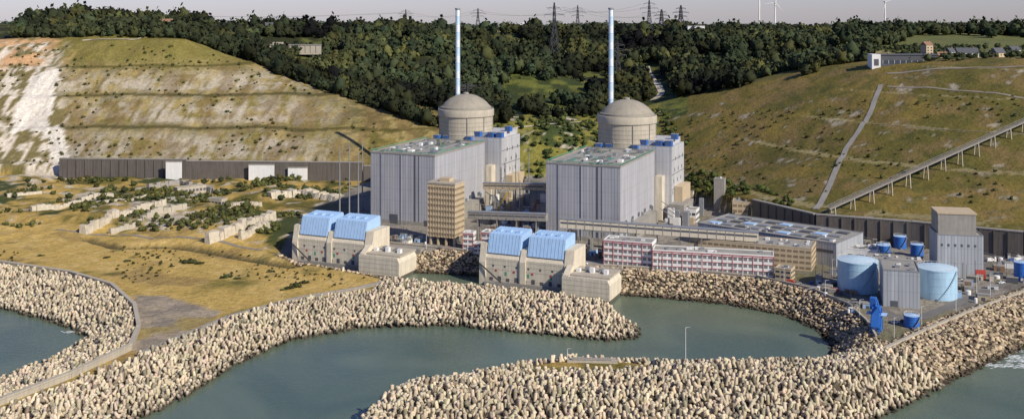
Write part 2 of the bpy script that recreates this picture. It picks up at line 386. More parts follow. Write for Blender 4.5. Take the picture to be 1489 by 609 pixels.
# ================================================================ ARMOUR BLOCKS
def randrot(n,tilt=None):
    if tilt is None:
        q=RS.normal(size=(n,4));q/=np.linalg.norm(q,axis=1)[:,None]
    else:
        ax=RS.normal(size=(n,2));ax/=np.linalg.norm(ax,axis=1)[:,None];t=RS.uniform(0,tilt,n)/2
        q1=np.stack([np.cos(t),ax[:,0]*np.sin(t),ax[:,1]*np.sin(t),0*t],1)
        p=RS.uniform(0,math.pi,n);w,x_,y_,z_=q1.T;cw,sw=np.cos(p),np.sin(p)
        q=np.stack([w*cw-z_*sw,x_*cw+y_*sw,y_*cw-x_*sw,z_*cw+w*sw],1)
    w,x_,y_,z_=q.T
    return np.stack([np.stack([1-2*(y_*y_+z_*z_),2*(x_*y_-z_*w),2*(x_*z_+y_*w)],-1),np.stack([2*(x_*y_+z_*w),1-2*(x_*x_+z_*z_),2*(y_*z_-x_*w)],-1),np.stack([2*(x_*z_-y_*w),2*(y_*z_+x_*w),1-2*(x_*x_+y_*y_)],-1)],1)
def tetra():
    V=[];F=[]
    for d in [(0,0,1),(.943,0,-.333),(-.471,.816,-.333),(-.471,-.816,-.333)]:
        d=Vector(d);u=d.orthogonal().normalized();w=d.cross(u);o=len(V)
        for l,r in ((0,.46),(1.0,.29)):
            for i in range(5):
                a=2*math.pi*i/5;V.append(tuple(d*l+u*r*math.cos(a)+w*r*math.sin(a)))
        for i in range(5): F.append((o+i,o+(i+1)%5,o+5+(i+1)%5,o+5+i))
        F.append((o+5,o+6,o+7,o+8));F.append((o+5,o+8,o+9,o+5))
    T=[]
    for f in F:
        T.append((f[0],f[1],f[2]))
        if f[3]!=f[0]: T.append((f[0],f[2],f[3]))
    return np.array(V),np.array(T)
def block(l=.8):
    V=[]
    for zz,k in ((-l,1.),(0.,1.03),(l*.88,.96),(l,.84)):
        for sx,sy in ((-1,-1),(1,-1),(1,1),(-1,1)): V.append((sx*.5*k,sy*.5*k,zz))
    T=[]
    for j in range(3):
        for i in range(4):
            a,b_,c,d=j*4+i,j*4+(i+1)%4,j*4+4+(i+1)%4,j*4+4+i;T+=[(a,b_,c),(a,c,d)]
    T+=[(12,13,14),(12,14,15)]
    return np.array(V),np.array(T)
def stamp(tmpl,pos,scl,rot,color):
    V,T=tmpl;n=len(pos)
    R=np.einsum('nij,vj->nvi',rot,V)
    VV=R*(scl[:,None,:] if scl.ndim==2 else scl[:,None,None])
    VV=VV+pos[:,None,:]
    TT=T[None]+(np.arange(n)*len(V))[:,None,None]
    return VV.reshape(-1,3),TT.reshape(-1,3),np.repeat(color,len(V),0)
def joinm(L):
    o=0;Vs=[];Ts=[];Cs=[]
    for v,t,c in L:
        Vs.append(v);Ts.append(t+o);Cs.append(c);o+=len(v)
    return np.concatenate(Vs),np.concatenate(Ts),np.concatenate(Cs)
def cand(x0,x1,y0,y1,s):
    gx,gy=np.meshgrid(np.arange(x0,x1,s),np.arange(y0,y1,s))
    gx=gx.ravel()+RS.uniform(-.5,.5,gx.size)*s;gy=gy.ravel()+RS.uniform(-.5,.5,gy.size)*s
    return gx,gy
def rcol(n,base,var):
    c=np.array(base)[None]*(1+RS.uniform(-var,var,(n,1)));c=c*(1+RS.uniform(-.05,.05,(n,3)));return c
NB=PL([(1262,470),(1275,492),(1292,499),(1350,470),(1489,420),(1489,380),(1300,400)],12)
def rocks(s):
    ax,ay=cand(-470,470,380,745,s)
    keep=np.abs(ax)<ay*.56;ax=ax[keep];ay=ay[keep]
    az,aW,aL,aB,aH=height(ax,ay,True)
    infr=inside(ax,ay,FR)&~inside(ax,ay,PAD);injt=inside(ax,ay,JT)
    isrk=(aB&(az>-1)&(ay<735))|(infr)|(injt)|(aW&(az>-1.2))
    isrk&=~(aB&inside(ax,ay,NB))
    inner=(((ax>-110)&(ay>np.interp(ax,[-110,-20,60,130,175,215],[650,655,640,600,520,495])))|(ay>690))&~injt
    inner&=~((ax<-200)&(ay<735))
    return ax,ay,az,isrk&~inner,isrk&inner
ax,ay,az,P1,_=rocks(2.15)
L=[]
i=np.where(P1)[0];n=len(i);k=RS.rand(n)<.15
tone=(.8+.4*fbm(ax[i],ay[i],28,3,71))[:,None]
pos=np.stack([ax[i],ay[i],az[i]+RS.uniform(-.7,1.9,n)],1)
colr=rcol(n,(.56,.475,.335),.22)*tone
colr=np.where((RS.rand(n)<.2)[:,None],colr*.5,colr)
L.append(stamp(tetra(),pos[k],RS.uniform(1.7,2.4,k.sum()),randrot(k.sum()),colr[k]))
nk=(~k).sum();s=RS.uniform(1.05,1.5,nk)
L.append(stamp(block(1.55),pos[~k],s,randrot(nk,.75),colr[~k]))
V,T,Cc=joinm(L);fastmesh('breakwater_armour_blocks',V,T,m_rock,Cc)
ax,ay,az,_,P2=rocks(1.7)
i=np.where(P2)[0];n=len(i)
pos=np.stack([ax[i],ay[i],az[i]+RS.uniform(0,.5,n)],1);s=RS.uniform(.9,2.0,n)
V,T,Cc=stamp(block(),pos,np.stack([s,s*.9,s*.75],1),randrot(n),rcol(n,(.41,.325,.215),.5))
fastmesh('rubble_embankment',V,T,m_rock,Cc)
# ================================================================ FOLIAGE
def ico(sub):
    import bmesh
    bm=bmesh.new();bmesh.ops.create_icosphere(bm,subdivisions=sub,radius=1)
    V=np.array([v.co[:] for v in bm.verts]);T=np.array([[v.index for v in f.verts] for f in bm.faces]);bm.free();return V,T
def crown(seed,nl=46,tall=1.):
    r=np.random.RandomState(seed);V,T=ico(2)
    V=V*(1+r.uniform(-.35,.25,(len(V),1)));V=V*np.array([.40,.40,.38*tall]);V[:,2]+=.52*tall
    Vs=[V];Ts=[T];o=len(V)
    lob=r.normal(size=(6,3));lob/=np.linalg.norm(lob,axis=1)[:,None];lob*=.28
    for j in range(nl):
        d=r.normal(size=3);d/=np.linalg.norm(d)
        c=lob[r.randint(6)]+d*r.uniform(.16,.36);c[2]=c[2]*tall+.55*tall;c[2]=max(c[2],.1)
        a=r.normal(size=3);a/=np.linalg.norm(a);b_=np.cross(a,r.normal(size=3));b_/=np.linalg.norm(b_)
        q=r.uniform(.08,.17)
        Vs.append(np.array([c-a*q,c+b_*q*.9,c+a*q,c-b_*q*.9]));Ts.append(np.array([[o,o+1,o+2],[o,o+2,o+3]]));o+=4
    return np.concatenate(Vs),np.concatenate(Ts)
CR=[crown(s) for s in range(5)]+[crown(9,40,1.25)]
def zrot(n):
    a=RS.uniform(0,6.28,n);R=np.zeros((n,3,3));R[:,0,0]=np.cos(a);R[:,0,1]=-np.sin(a);R[:,1,0]=np.sin(a);R[:,1,1]=np.cos(a);R[:,2,2]=1;return R
def foliage(name,pos,size,hs=1.,base=(.045,.065,.02),var=.45,patch=0.):
    n=len(pos);L=[];kk=RS.randint(0,len(CR),n)
    c=np.array(base)[None]*(1+RS.uniform(-var,var,(n,1)));c=c*(1+RS.uniform(-.2,.3,(n,1))*np.array([[1.1,.6,.2]]))
    if patch:
        t=fbm(pos[:,0],pos[:,1],110,4,303)[:,None];c=c*(1+patch*(t-.5)*3.4)
        t2=fbm(pos[:,0],pos[:,1],60,3,307)[:,None];c=c*(1+np.array([[.75,.45,.1]])*sst(.5,.66,t2))
    for q in range(len(CR)):
        s=kk==q
        if not s.any(): continue
        S=np.stack([size[s],size[s],size[s]*hs*RS.uniform(.8,1.2,s.sum())],1)
        L.append(stamp(CR[q],pos[s],S,zrot(s.sum()),np.clip(c[s],0.004,1)))
    V,T,Cc=joinm(L);return fastmesh(name,V,T,m_leaf,Cc)
def proj(x,y,z): return UC+x*FP/y, VH+(CH-z)*FP/y
F1=[(20,56),(40,34),(120,26),(260,30),(330,46),(600,48),(950,50),(1190,52),(1260,64),(1262,92),(1190,106),(1100,124),(1050,132),(985,142),(968,110),(940,100),(945,145),(905,160),(870,168),(850,172),(800,172),(740,180),(700,186),(640,196),(560,164),(470,132),(400,108),(330,84),(270,58),(100,56)]
HO=[[(716,84),(806,82),(809,93),(720,96)],[(378,56),(476,56),(476,80),(380,80)],[(422,84),(464,84),(464,104),(422,104)],[(845,108),(885,104),(885,128),(850,131)],[(936,92),(962,92),(980,148),(945,148)],[(1005,84),(1060,80),(1060,90),(1010,94)],[(540,72),(585,70),(590,76),(545,80)],[(640,60),(700,58),(700,63),(640,66)],[(1075,92),(1140,84),(1150,90),(1085,100)]]
pp=[];ss=[]
for (y0,y1,s,sz) in [(1085,1500,8.0,11.5),(1500,2050,11.5,14),(2050,2500,16,17)]:
    gx,gy=cand(-1100,1100,y0,y1,s);gz=height(gx,gy);uu,vv=proj(gx,gy,gz)
    k=inside(uu,vv,F1)&inside(gx,gy,HL)
    for h in HO: k&=~inside(uu,vv,h)
    k&=~((gy<1330)&(uu<640)&(gx<-60)&(gy<np.interp(uu,[0,270,330,450,560,630],[1320,1310,1355,1215,1140,1105])))
    k&=fbm(gx,gy,90,3,91)>.34
    k&=~((uu>1010)&(gy<1500)&(fbm(gx,gy,60,3,95)>.52))
    k&=~((gy<1500)&(uu>740)&(uu<860)&(vv>110)&(fbm(gx,gy,70,3,97)>.5))
    gx,gy,gz=gx[k],gy[k],gz[k];pp.append(np.stack([gx,gy,gz-1],1));ss.append(RS.gamma(7,1/7.,len(gx)).clip(.45,1.8)*sz)
pp=np.concatenate(pp);ss=np.concatenate(ss);print('forest',len(pp))
foliage('distant_forest',pp,ss,1.05,(.028,.037,.016),.35,1.)
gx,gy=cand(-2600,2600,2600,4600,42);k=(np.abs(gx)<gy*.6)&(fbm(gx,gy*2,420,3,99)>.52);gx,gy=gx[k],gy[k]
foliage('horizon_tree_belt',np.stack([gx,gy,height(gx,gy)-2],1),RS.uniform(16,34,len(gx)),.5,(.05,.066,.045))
TB=[(1215,46),(1330,36),(1489,40),(1560,38),(1560,56),(1440,56),(1425,52),(1330,52),(1300,66),(1215,70)]
gx,gy=cand(400,1300,1250,2600,15);gz=height(gx,gy);uu,vv=proj(gx,gy,gz);k=inside(uu,vv,TB)&(fbm(gx,gy,80,3,101)>.42)
foliage('tree_belt',np.stack([gx[k],gy[k],gz[k]-1],1),RS.uniform(14,28,k.sum()),1.05,(.035,.046,.019))
def scrub(name,poly,smin,smax,s,thr,base,seed,box):
    gx,gy=cand(*box,s);gz,w_,l_,b_,h_=height(gx,gy,True);uu,vv=proj(gx,gy,gz)
    k=inside(uu,vv,poly)&(fbm(gx,gy,40,3,seed)>thr)&~w_
    if k.sum()<3: return
    foliage(name,np.stack([gx[k],gy[k],gz[k]-.3],1),RS.uniform(smin,smax,k.sum()),.75,base)
scrub('scrub',[(0,262),(535,258),(440,310),(430,345),(300,335),(130,340),(0,330)],1.6,6.,5,.58,(.085,.092,.028),5,(-620,-130,740,1050))
scrub('scrub',[(20,262),(535,258),(440,300),(200,290),(0,290)],4,8.,24,.35,(.05,.06,.02),6,(-620,-130,800,1050))
scrub('hillside_scrub',[(950,170),(1489,130),(1489,330),(1190,310),(1000,270)],1.2,4.,11,.5,(.065,.07,.022),9,(140,640,720,1150))
scrub('hillside_bush_mass',[(0,70),(270,65),(560,175),(530,240),(0,250)],1.2,4.5,10,.52,(.075,.08,.025),19,(-640,-100,1060,1300))
scrub('valley_scrub',[(640,190),(870,165),(960,160),(1010,200),(960,260),(640,260)],3,8,9,.42,(.07,.09,.025),29,(-120,230,930,1240))
scrub('foot_of_hill_hedge',[(960,230),(1060,262),(1190,300),(1190,318),(1060,290),(960,270)],3,7,8,.4,(.06,.08,.02),39,(120,330,760,1010))
scrub('field_hedge',[(1225,60),(1489,60),(1489,92),(1370,90),(1225,95)],4,10,13,.48,(.04,.052,.02),59,(380,900,1060,1700))
scrub('meadow_scrub',[(0,345),(350,365),(540,405),(430,428),(250,420),(0,380)],.8,2.6,7,.56,(.06,.06,.022),49,(-500,-80,640,800))
for (u,v,s) in [(276,383,6),(268,381,4),(290,384,4),(249,388,2.5),(185,380,3),(430,418,5),(421,420,4),(442,412,4),(412,422,2.5),(329,404,5),(345,406,3),(395,395,2.5),(480,392,2.5),(155,375,3),(60,372,3)]:
    x0,y0=P(u,v,8.5);foliage('bush',np.array([[x0,y0,8.2],[x0+s*.5,y0+1,8.2],[x0-s*.45,y0-.5,8.1]]),np.array([s,s*.7,s*.8]),.6,(.05,.06,.02))
# ================================================================ POWER PLANT UNITS
TH=math.radians(23);ca,sa=math.cos(TH),math.sin(TH)
def loc(o,a,b): return (o[0]+a*ca+b*sa,o[1]-a*sa+b*ca)
UR=(79.,753.);UL=loc(UR,-152,0)
Z=12.
for ui,o in enumerate((UR,UL)):
    B=Bd('turbine_hall',(o[0],o[1],Z-.5),-TH)
    B.box('cladding_walls',m_hall,-58,0,0,95,0,56)
    B.box('recessed_joint',m_slot,-18.4,-17,-.15,.3,0,55.7);B.box('recessed_joint',m_slot,-14.6,-14,-.15,.3,0,55.7)
    B.box('base_plinth',m_cg,-58.3,.3,-.3,95.3,-1,3.5)
    B.box('roof',m_roof,-57,-1,1,94,56,56.4)
    for (a0,a1,b0,b1) in [(-58.3,.3,-.3,.4),(-58.3,.3,94.6,95.3),(-58.3,-57.6,.4,94.6),(-.4,.3,.4,94.6)]:
        B.box('parapet',m_cg,a0,a1,b0,b1,56,57.3)
    for a in np.arange(-58,0.1,2.9):
        for b in (-.1,95): B.box('green_railing',m_green,a-.08,a+.08,b-.08,b+.08,57.3,58.6)
    for b in np.arange(0,95.1,2.9):
        for a in (-58,0): B.box('green_railing',m_green,a-.08,a+.08,b-.08,b+.08,57.3,58.6)
    for zz in (58.6,):
        B.box('green_railing',m_green,-58.1,.1,-.22,.02,zz-.5,zz);B.box('green_railing',m_green,-.12,.12,0,95,zz-.5,zz);B.box('green_railing',m_green,-58.1,-57.9,0,95,zz-.5,zz)
    r=random.Random(3+ui)
    for i in range(44):
        a=r.uniform(-54,-6);b=r.uniform(5,88);w=r.uniform(.8,4.5);d=r.uniform(1.,6)
        B.box(['roof_vents','roof_vents','white_roof_vents','roof_felt_boxes'][i%4],[m_steel,m_steel,m_white,m_roofd][i%4],a,a+w,b,b+d,56.4,56.4+r.uniform(.5,2.6))
    for i in range(9): 
        a=r.uniform(-50,-14);b=r.uniform(8,80);B.box('roof_patches',m_roofd,a,a+r.uniform(5,12),b,b+r.uniform(5,14),56.38,56.55+.013*i)
    for i in range(5):
        a=r.uniform(-50,-14);b=r.uniform(8,80);B.box('roof_moss_patches',m_green,a,a+r.uniform(2,7),b,b+r.uniform(5,10),56.38,56.7+.013*i)
    for k in range(3): B.box('roof_duct',m_steel,-50+k*17,-49.2+k*17,6,88,56.4,57.3)
    for i in range(9): B.box('pipe_bridge',m_steel,-1.2,1.8,8+i*9.5,9+i*9.5,3,8+(i%3)*3)
    for i in range(5): B.box('wall_louvres',m_slot,.0,.25,12+i*17,17+i*17,12,15)
    B.box('service_annex',m_cg,.3,7,20,80,-.5,11);B.box('annex_roof',m_roof,.3,7.2,19.8,80.2,11,11.4)
    B.box('loading_door',m_slot,-40,-33,-.45,.2,0,8);B.box('loading_door',m_slot,-9,-5,-.45,.2,0,5)
    B.beam('downpipe',m_steel,(-30,-.4,0),(-30,-.4,56),.25,6);B.beam('downpipe',m_steel,(-48,-.4,0),(-48,-.4,56),.25,6)
    B.done()
    B=Bd('nuclear_auxiliary_building',(o[0],o[1],Z-.5),-TH)
    B.box('main_block',m_hall2,-54,-22,97,152,0,55);B.box('side_block',m_hall2,-22,12,104,146,0,59)
    B.box('low_block',m_cg,12.3,24,96,130,0,14);B.box('mid_block',m_beige,12.3,19,112,140,0,26);B.box('stair_tower',m_pump,0,6,96,104,0,36)
    B.box('upper_block',m_hall2,-16,8,112,150,59,63)
    B.box('roof_slab',m_roof,-22,12,104,112,59,59.4);B.box('roof_slab',m_roof,-54,-22,97,152,55,55.4)
    for (a,b,zz) in [(-52,98,55.4),(-43,99,55.4),(-2,105,59.4),(6,106,59.4),(6,125,63),(-15,106,59.4),(-21,100,55.4)]:
        B.box('blue_ventilation_box',m_blue,a,a+5.2,b,b+5.5,zz,zz+4.2);B.box('ventilation_box_cap',m_steel,a-.3,a+5.5,b-.3,b+5.8,zz+4.2,zz+4.6)
        for q_ in range(3): B.box('ventilation_grille',m_slot,a+.6+q_*1.5,a+1.5+q_*1.5,b-.1,b+.1,zz+.8,zz+3.2)
    for i in range(12):
        B.box('wall_openings',m_slot,12,12.2,107+i*3,108.4+i*3,20+(i%4)*9,23+(i%4)*9)
    for i in range(4): B.box('wall_joint',m_slot,12,12.15,104.2,145.8,12+i*12,12.4+i*12)
    r=random.Random(40+ui)
    for i in range(16):
        a=r.uniform(10,30);b=r.uniform(60,130);w=r.uniform(2,6);h=r.uniform(3,16);B.box(['annex_cabins','annex_tanks','annex_sheds'][i%3],[m_white,m_steel,m_beige][i%3],a,a+w,b,b+r.uniform(2,7),0,h)
        if i%2: B.beam('annex_pipes',m_steel,(a,b,h+.5),(a-12,b+4,h+6),.35,6)
    B.done()
    cx,cy=loc(o,-32,124)
    B=Bd('reactor_containment_building',(cx,cy,Z-.5),-TH)
    B.rev('cylinder_wall',m_conc,0,0,[(24.5,0),(24.5,60),(24.7,60.2),(24.7,61),(24.4,61.2),(24.4,75.6),(25.5,76.2),(25.5,81.6),(25.1,82.2),(21,82.4)],72)
    for zz in (64,67.5,71): B.rev('formwork_joints',m_dome,0,0,[(24.4,zz),(24.56,zz+.02),(24.56,zz+.3),(24.4,zz+.32)],72)
    Rb,hb=22.,11.;Rs=(Rb*Rb+hb*hb)/(2*hb);th0=math.asin(Rb/Rs)
    prof=[(23.2,82.3),(23.,84.2),(22.2,84.5)]
    for k in range(11):
        t=th0*(1-k/10.);prof.append((Rs*math.sin(t)+.01,84.5+Rs*math.cos(t)-(Rs-hb)))
    B.rev('dome',m_dome,0,0,prof,72)
    B.rev('crown_cap',m_cg,0,0,[(2.6,95.2),(2.6,96.6),(1.8,97.),(.01,97.1)],16)
    for k in range(24):
        a=2*math.pi*k/24
        pts=[(Rs*math.sin(th0*(1-j/5.))*math.cos(a),Rs*math.sin(th0*(1-j/5.))*math.sin(a),84.55+Rs*math.cos(th0*(1-j/5.))-(Rs-hb)) for j in range(5)]
        for j in range(4): B.beam('dome_seams',m_cg,pts[j],pts[j+1],.09,3)
    for i in range(40):
        a=2*math.pi*i/40;B.beam('rim_railing',m_steel,(24.9*math.cos(a),24.9*math.sin(a),82),(24.9*math.cos(a),24.9*math.sin(a),83.4),.1)
        a2=2*math.pi*(i+1)/40;B.beam('rim_railing',m_steel,(24.9*math.cos(a),24.9*math.sin(a),83.4),(24.9*math.cos(a2),24.9*math.sin(a2),83.4),.1)
    for i in range(4):
        a=math.radians(-100+i*38);B.beam('external_pipe',m_steel,(24.9*math.cos(a),24.9*math.sin(a),50),(24.9*math.cos(a),24.9*math.sin(a),76),.25)
    B.done()
    sx,sy=(87.,907.) if ui==0 else (87-139.9,907+59.4)
    B=Bd('ventilation_stack',(sx+(2 if ui else 0),sy,Z))
    for k in range(17):
        z0=50+k*7.2;B.rev('shaft_band' if k%2 else 'shaft_pale_band',m_lb if k%2 else m_lw,0,0,[(2.0,z0),(2.0,z0+7.0),(2.25,z0+7.0),(2.25,z0+7.2),(2.0,z0+7.2)],20)
    B.rev('base_shaft',m_conc,0,0,[(2.2,0),(2.2,50)],20);B.rev('top_ring',m_steel,0,0,[(2.5,171.5),(2.5,173),(1.9,173),(1.9,170)],20)
    for k in range(6): B.box('ladder',m_steel,2.0,2.5,-.3,.3,52+k*20,71.5+k*20)
    B.done()
    po=P(700,412,0) if ui==0 else loc(P(700,412,0),-149,0)
    B=Bd('pumping_station',(po[0],po[1],0),-TH)
    B.prismx('concrete_body',m_pump,[(0,-3),(0,18),(2,21),(24,21),(24,-3)],0,62)
    B.box('tide_stain_plinth',m_dark,-.3,62.3,-.3,24.3,-3,1.8)
    B.prismx('end_buttress',m_pump,[(-1,-3),(-1,15),(2,27),(24,27),(24,-3)],-1.2,3.2)
    B.prismx('middle_buttress',m_pump,[(-1,-3),(-1,17),(2.5,24.5),(24,24.5),(24,-3)],28,32)
    B.prismx('right_end_wall',m_pump,[(-1,-3),(-1,15),(2,27),(24.2,27),(24.2,-3)],59,65)
    for k,(a0,a1) in enumerate(((4,27.2),(32.8,58.2))):
        B.prismx('blue_louvre_cover',m_sky,[(.8,21),(4.5,33),(22,34.5),(23,33.5),(23,21)],a0,a1)
        for j in range(10): 
            t=(a1-a0)*(j+.5)/10
            B.prismx('cover_ribs',m_skyd,[(.65,21),(4.4,33.2),(22,34.7),(22,34.4),(4.6,32.9),(1.0,21)],a0+t-.12,a0+t+.12)
        for j in range(3): B.box('cover_hatch',m_sky,a0+3+j*7,a0+6+j*7,10,14,33.3,34.6)
    B.prismy('screen_block',m_pump,[(62,-3),(62,14),(92,14),(93.5,11),(93.5,-3)],-13,12)
    B.prismy('screen_deck',m_conc,[(61,14),(61,15.2),(92.6,15.2),(92.6,14)],-10,13)
    B.box('tide_stain_plinth',m_dark,61.8,93.8,-13.3,12.3,-3,1.6)
    B.prismx('sloping_ramp',m_pump,[(-12.9,13.9),(-1,13.9),(-1,19),(-4,19)],62.2,66)
    for j in range(5): B.box('deck_machinery' if j%2 else 'deck_cabins',m_steel if j%2 else m_white,68+j*4.6,70.5+j*4.6,-3+j%2*4,0+j%2*4,15.2,17.2+j%3*.6)
    for j in range(9): B.box('trash_rack_slot',m_slot,6+j*6,8.4+j*6,-.12,.4,3.2,6.2 if j%2 else 5.2)
    for j in range(6): B.box('small_window',m_slot,8+j*8.4,9.3+j*8.4,-.1,.3,12.2,13.6)
    for j in range(4): B.box('red_lifebuoy_box',m_red,10+j*13,11.4+j*13,-.2,.0,9.2,10.4)
    for j in range(3): B.box('door',m_green,17+j*16,18.5+j*16,-.12,.3,7,9.5)
    for j in (0,2,3,4): B.box('formwork_line',m_cg,3.2,59,-.05,.05,4.5+j*3,4.65+j*3)
    for j in range(4): B.box('formwork_line',m_cg,62.3,93.2,-13.06,-12.9,3+j*3,3.15+j*3)
    B.prismx('side_stair',m_cg,[(-4,-2),(-4,3),(-1.2,3),(-1.2,-2)],4,60)
    B.beam('stair_rail',m_dsteel,(-1,-1.4,14),(16,-3.6,3),.5);B.beam('stair_rail',m_dsteel,(16,-3.6,3.3),(50,-3.6,3.3),.12)
    B.box('rear_deck',m_cg,-2,90,24.3,40,6,12.4)
    for j in range(31): B.box('deck_railing',m_steel,62.3+j,62.4+j,-12.8,-12.7,14,15.2)
    B.box('deck_railing',m_steel,62,93,-12.85,-12.65,15.1,15.2)
    B.done()
def bands(B,w,d,z0,nst,sh,mw,ml,part='window_band'):
    for k in range(nst):
        zz=z0+k*sh
        B.box(part,ml,.3,w-.3,-.12,.2,zz,zz+sh*.42);B.box(part,ml,w-.2,w+.12,.3,d-.3,zz,zz+sh*.42)
        B.box('floor_sill',mw,-.25,w+.25,-.3,d+.3,zz+sh*.42,zz+sh*.42+.35)
tx=((622-UC)*752/FP,752)
B=Bd('office_tower',(tx[0],tx[1],Z),-TH)
B.box('walls',m_beige,0,22,0,16,6,44.5)
for a in (1,7,13.5,20):
    for b in (1,14): B.box('ground_columns',m_beige,a,a+1.4,b,b+1.4,-.5,6)
B.box('ground_lobby',m_glass,3,19,3,13,-.5,5.9)
bands(B,22,16,7.5,9,4.1,m_beige,m_brown)
for a in np.arange(0,22.1,2.2): B.box('facade_fins',m_beige,a-.12,a+.12,-.28,0,6.2,43)
for b in np.arange(2,16,2.2): B.box('facade_fins',m_beige,22,22.27,b-.12,b+.12,6.2,43)
B.box('roof_parapet',m_conc,-.4,22.4,-.4,16.4,44.5,45.6);B.box('plant_room',m_beige,7,15,5,12,45.6,48)
B.done()
def building(name,u0,v0,u1,v1,depth,h,wall,roof=m_roof,z=12.,rows=0,redframe=False,winm=m_glass,par=.7,stuff=0,seed=1,bay=3.2,sh=None):
    p=P(u0,v0,z);q=P(u1,v1,z);w=math.hypot(q[0]-p[0],q[1]-p[1]);ang=math.atan2(q[1]-p[1],q[0]-p[0])
    B=Bd(name,(p[0],p[1],z-.4),ang)
    B.box('walls',wall,0,w,0,depth,-1,h)
    B.box('roof',roof,.5,w-.5,.5,depth-.5,h,h+.25)
    for (a0,a1,b0,b1) in [(-.1,w+.1,-.1,.5),(-.1,w+.1,depth-.5,depth+.1),(-.1,.5,.5,depth-.5),(w-.5,w+.1,.5,depth-.5)]: B.box('parapet',wall if wall!=m_hallg else m_steel,a0,a1,b0,b1,h,h+par)
    if rows:
        sh=sh or (h-1)/rows
        for k in range(rows):
            zz=1.1+k*sh
            n=max(1,int(w/bay));s=w/n
            for i in range(n):
                B.box('windows',winm,i*s+.5,(i+1)*s-.5,-.08,.2,zz+.5,zz+sh*.58)
            m_=max(1,int(depth/bay));t=depth/m_
            for i in range(m_):
                B.box('windows',winm,w-.2,w+.08,i*t+.5,(i+1)*t-.5,zz+.5,zz+sh*.58)
            if redframe:
                B.box('red_trim',m_red,0,w,-.3,-.1,zz+sh*.62,zz+sh*.62+.2)
        if redframe:
            n=max(1,int(w/(bay*2)));s=w/n
            for i in range(n+1): B.box('red_mullions',m_red,i*s-.1,i*s+.1,-.36,-.1,.9,h-.4)
            B.box('red_trim',m_red,-.1,w+.1,-.3,-.11,h-.5,h-.2)
    r=random.Random(seed)
    for i in range(stuff):
        a=r.uniform(1.5,w-4);b=r.uniform(1.5,max(2,depth-4));B.box('roof_plant' if i%2 else 'roof_cabins',m_steel if i%2 else m_white,a,a+r.uniform(1,3),b,b+r.uniform(1,3),h+.25,h+r.uniform(.8,2.0))
    return B,w
B,w=building('administration_building',878,385,948,391,14,17,m_white,rows=4,redframe=True,stuff=6,winm=m_blind);B.done()
B,w=building('administration_building',949,393,1125,403,14,13.5,m_white,rows=3,redframe=True,stuff=14,seed=4,winm=m_blind);B.done()
B,w=building('workshop_building',1003,378,1180,395,24,15,m_beige,rows=4,winm=m_brown,stuff=22,seed=5,bay=4);B.done()
B,w=building('canteen_building',1127,405,1150,408,10,7,m_beige,rows=2,stuff=2,seed=6);B.done()
B,w=building('maintenance_hall',1015,355,1216,388,46,15.5,m_hallg,rows=0,stuff=14,seed=7)
for k in range(9): 
    for j in range(3): 
        q_=(k*2+j)%5
        B.box('roof_blue_panels' if q_==0 else ('roof_skylights' if q_<3 else 'roof_dark_panels'),m_sky if q_==0 else (m_steel if q_<3 else m_slot),5+k*(w-8)/9,5+k*(w-8)/9+(w-8)/9*.75,6+j*13,12+j*13,15.7,16.5)
B.box('window_strip',m_slot,2,w-2,-.1,.1,9,11);B.done()
B,w=building('store_building',1065,318,1142,322,16,14,m_beige,rows=3,winm=m_brown,stuff=8,seed=8,bay=4);B.done()
B,w=building('store_building',985,322,1012,324,14,10,m_white,rows=2,stuff=3,seed=9);B.done()
B,w=building('store_building',962,300,985,303,12,12,m_beige,rows=2,stuff=3,seed=19);B.done()
B,w=building('concrete_tower',1038,306,1053,307,9,27,m_cg,stuff=1,seed=2);B.done()
B,w=building('site_office',673,362,688,363,7,12,m_white,rows=3,redframe=True,stuff=1,winm=m_blind);B.done()
B,w=building('site_office',700,362,722,364,9,12.5,m_white,rows=3,redframe=True,stuff=2,seed=3,winm=m_blind);B.done()
B,w=building('site_office',688,368,702,369,6,7,m_white,rows=2,redframe=True,winm=m_blind);B.done()
def gallery(name,p0,p1,w,h,mat,legs,z0=12.,band=m_slot):
    a=Vector(p0);b=Vector(p1);L=(b-a).length;ang=math.atan2(b.y-a.y,b.x-a.x)
    B=Bd(name,(a.x,a.y,a.z),ang);dz=(b.z-a.z)
    def bx(part,mat,x0,x1,y0,y1,za,zb):
        f=lambda x:dz*x/L
        B.add(part,mat,[(x0,y0,za+f(x0)),(x1,y0,za+f(x1)),(x1,y1,za+f(x1)),(x0,y1,za+f(x0)),(x0,y0,zb+f(x0)),(x1,y0,zb+f(x1)),(x1,y1,zb+f(x1)),(x0,y1,zb+f(x0))],[(0,3,2,1),(4,5,6,7),(0,1,5,4),(1,2,6,5),(2,3,7,6),(3,0,4,7)])
    bx('deck_walls',mat,0,L,0,w,0,h);bx('roof_cap',m_steel,-.2,L+.2,-.3,w+.3,h,h+.4);bx('glazing',band,1,L-1,-.08,.1,h*.5,h*.72)
    n=int(L/6)
    for i in range(n): bx('frames',m_cg,i*6.,i*6+.4,-.15,-.05,.1,h-.1)
    for i in range(legs):
        x=L*(i+.5)/legs;gx=a.x+math.cos(ang)*x;gy=a.y+math.sin(ang)*x;gz=max(z0,H1(gx,gy))-a.z
        for yy in (.3,w-.3):
            B.beam('legs',m_cg,(x-.8,yy,gz-1),(x,yy,dz*x/L),.45);B.beam('legs',m_cg,(x+.8,yy,gz-1),(x,yy,dz*x/L),.45)
    return B.done()
def PZ(u,D,v): return ((u-UC)*D/FP,D,CH-(v-VH)*D/FP)
gallery('covered_footbridge',PZ(813,722,331),PZ(1103,690,352),5,6,m_pump,9)
gallery('pipe_gallery',PZ(680,770,318),PZ(794,752,322),5,5,m_cg,4)
gallery('pipe_gallery',PZ(702,865,275),PZ(792,845,277),5,5,m_beige,3)
gallery('pipe_gallery',PZ(846,735,336),PZ(930,728,341),3,2,m_steel,4)
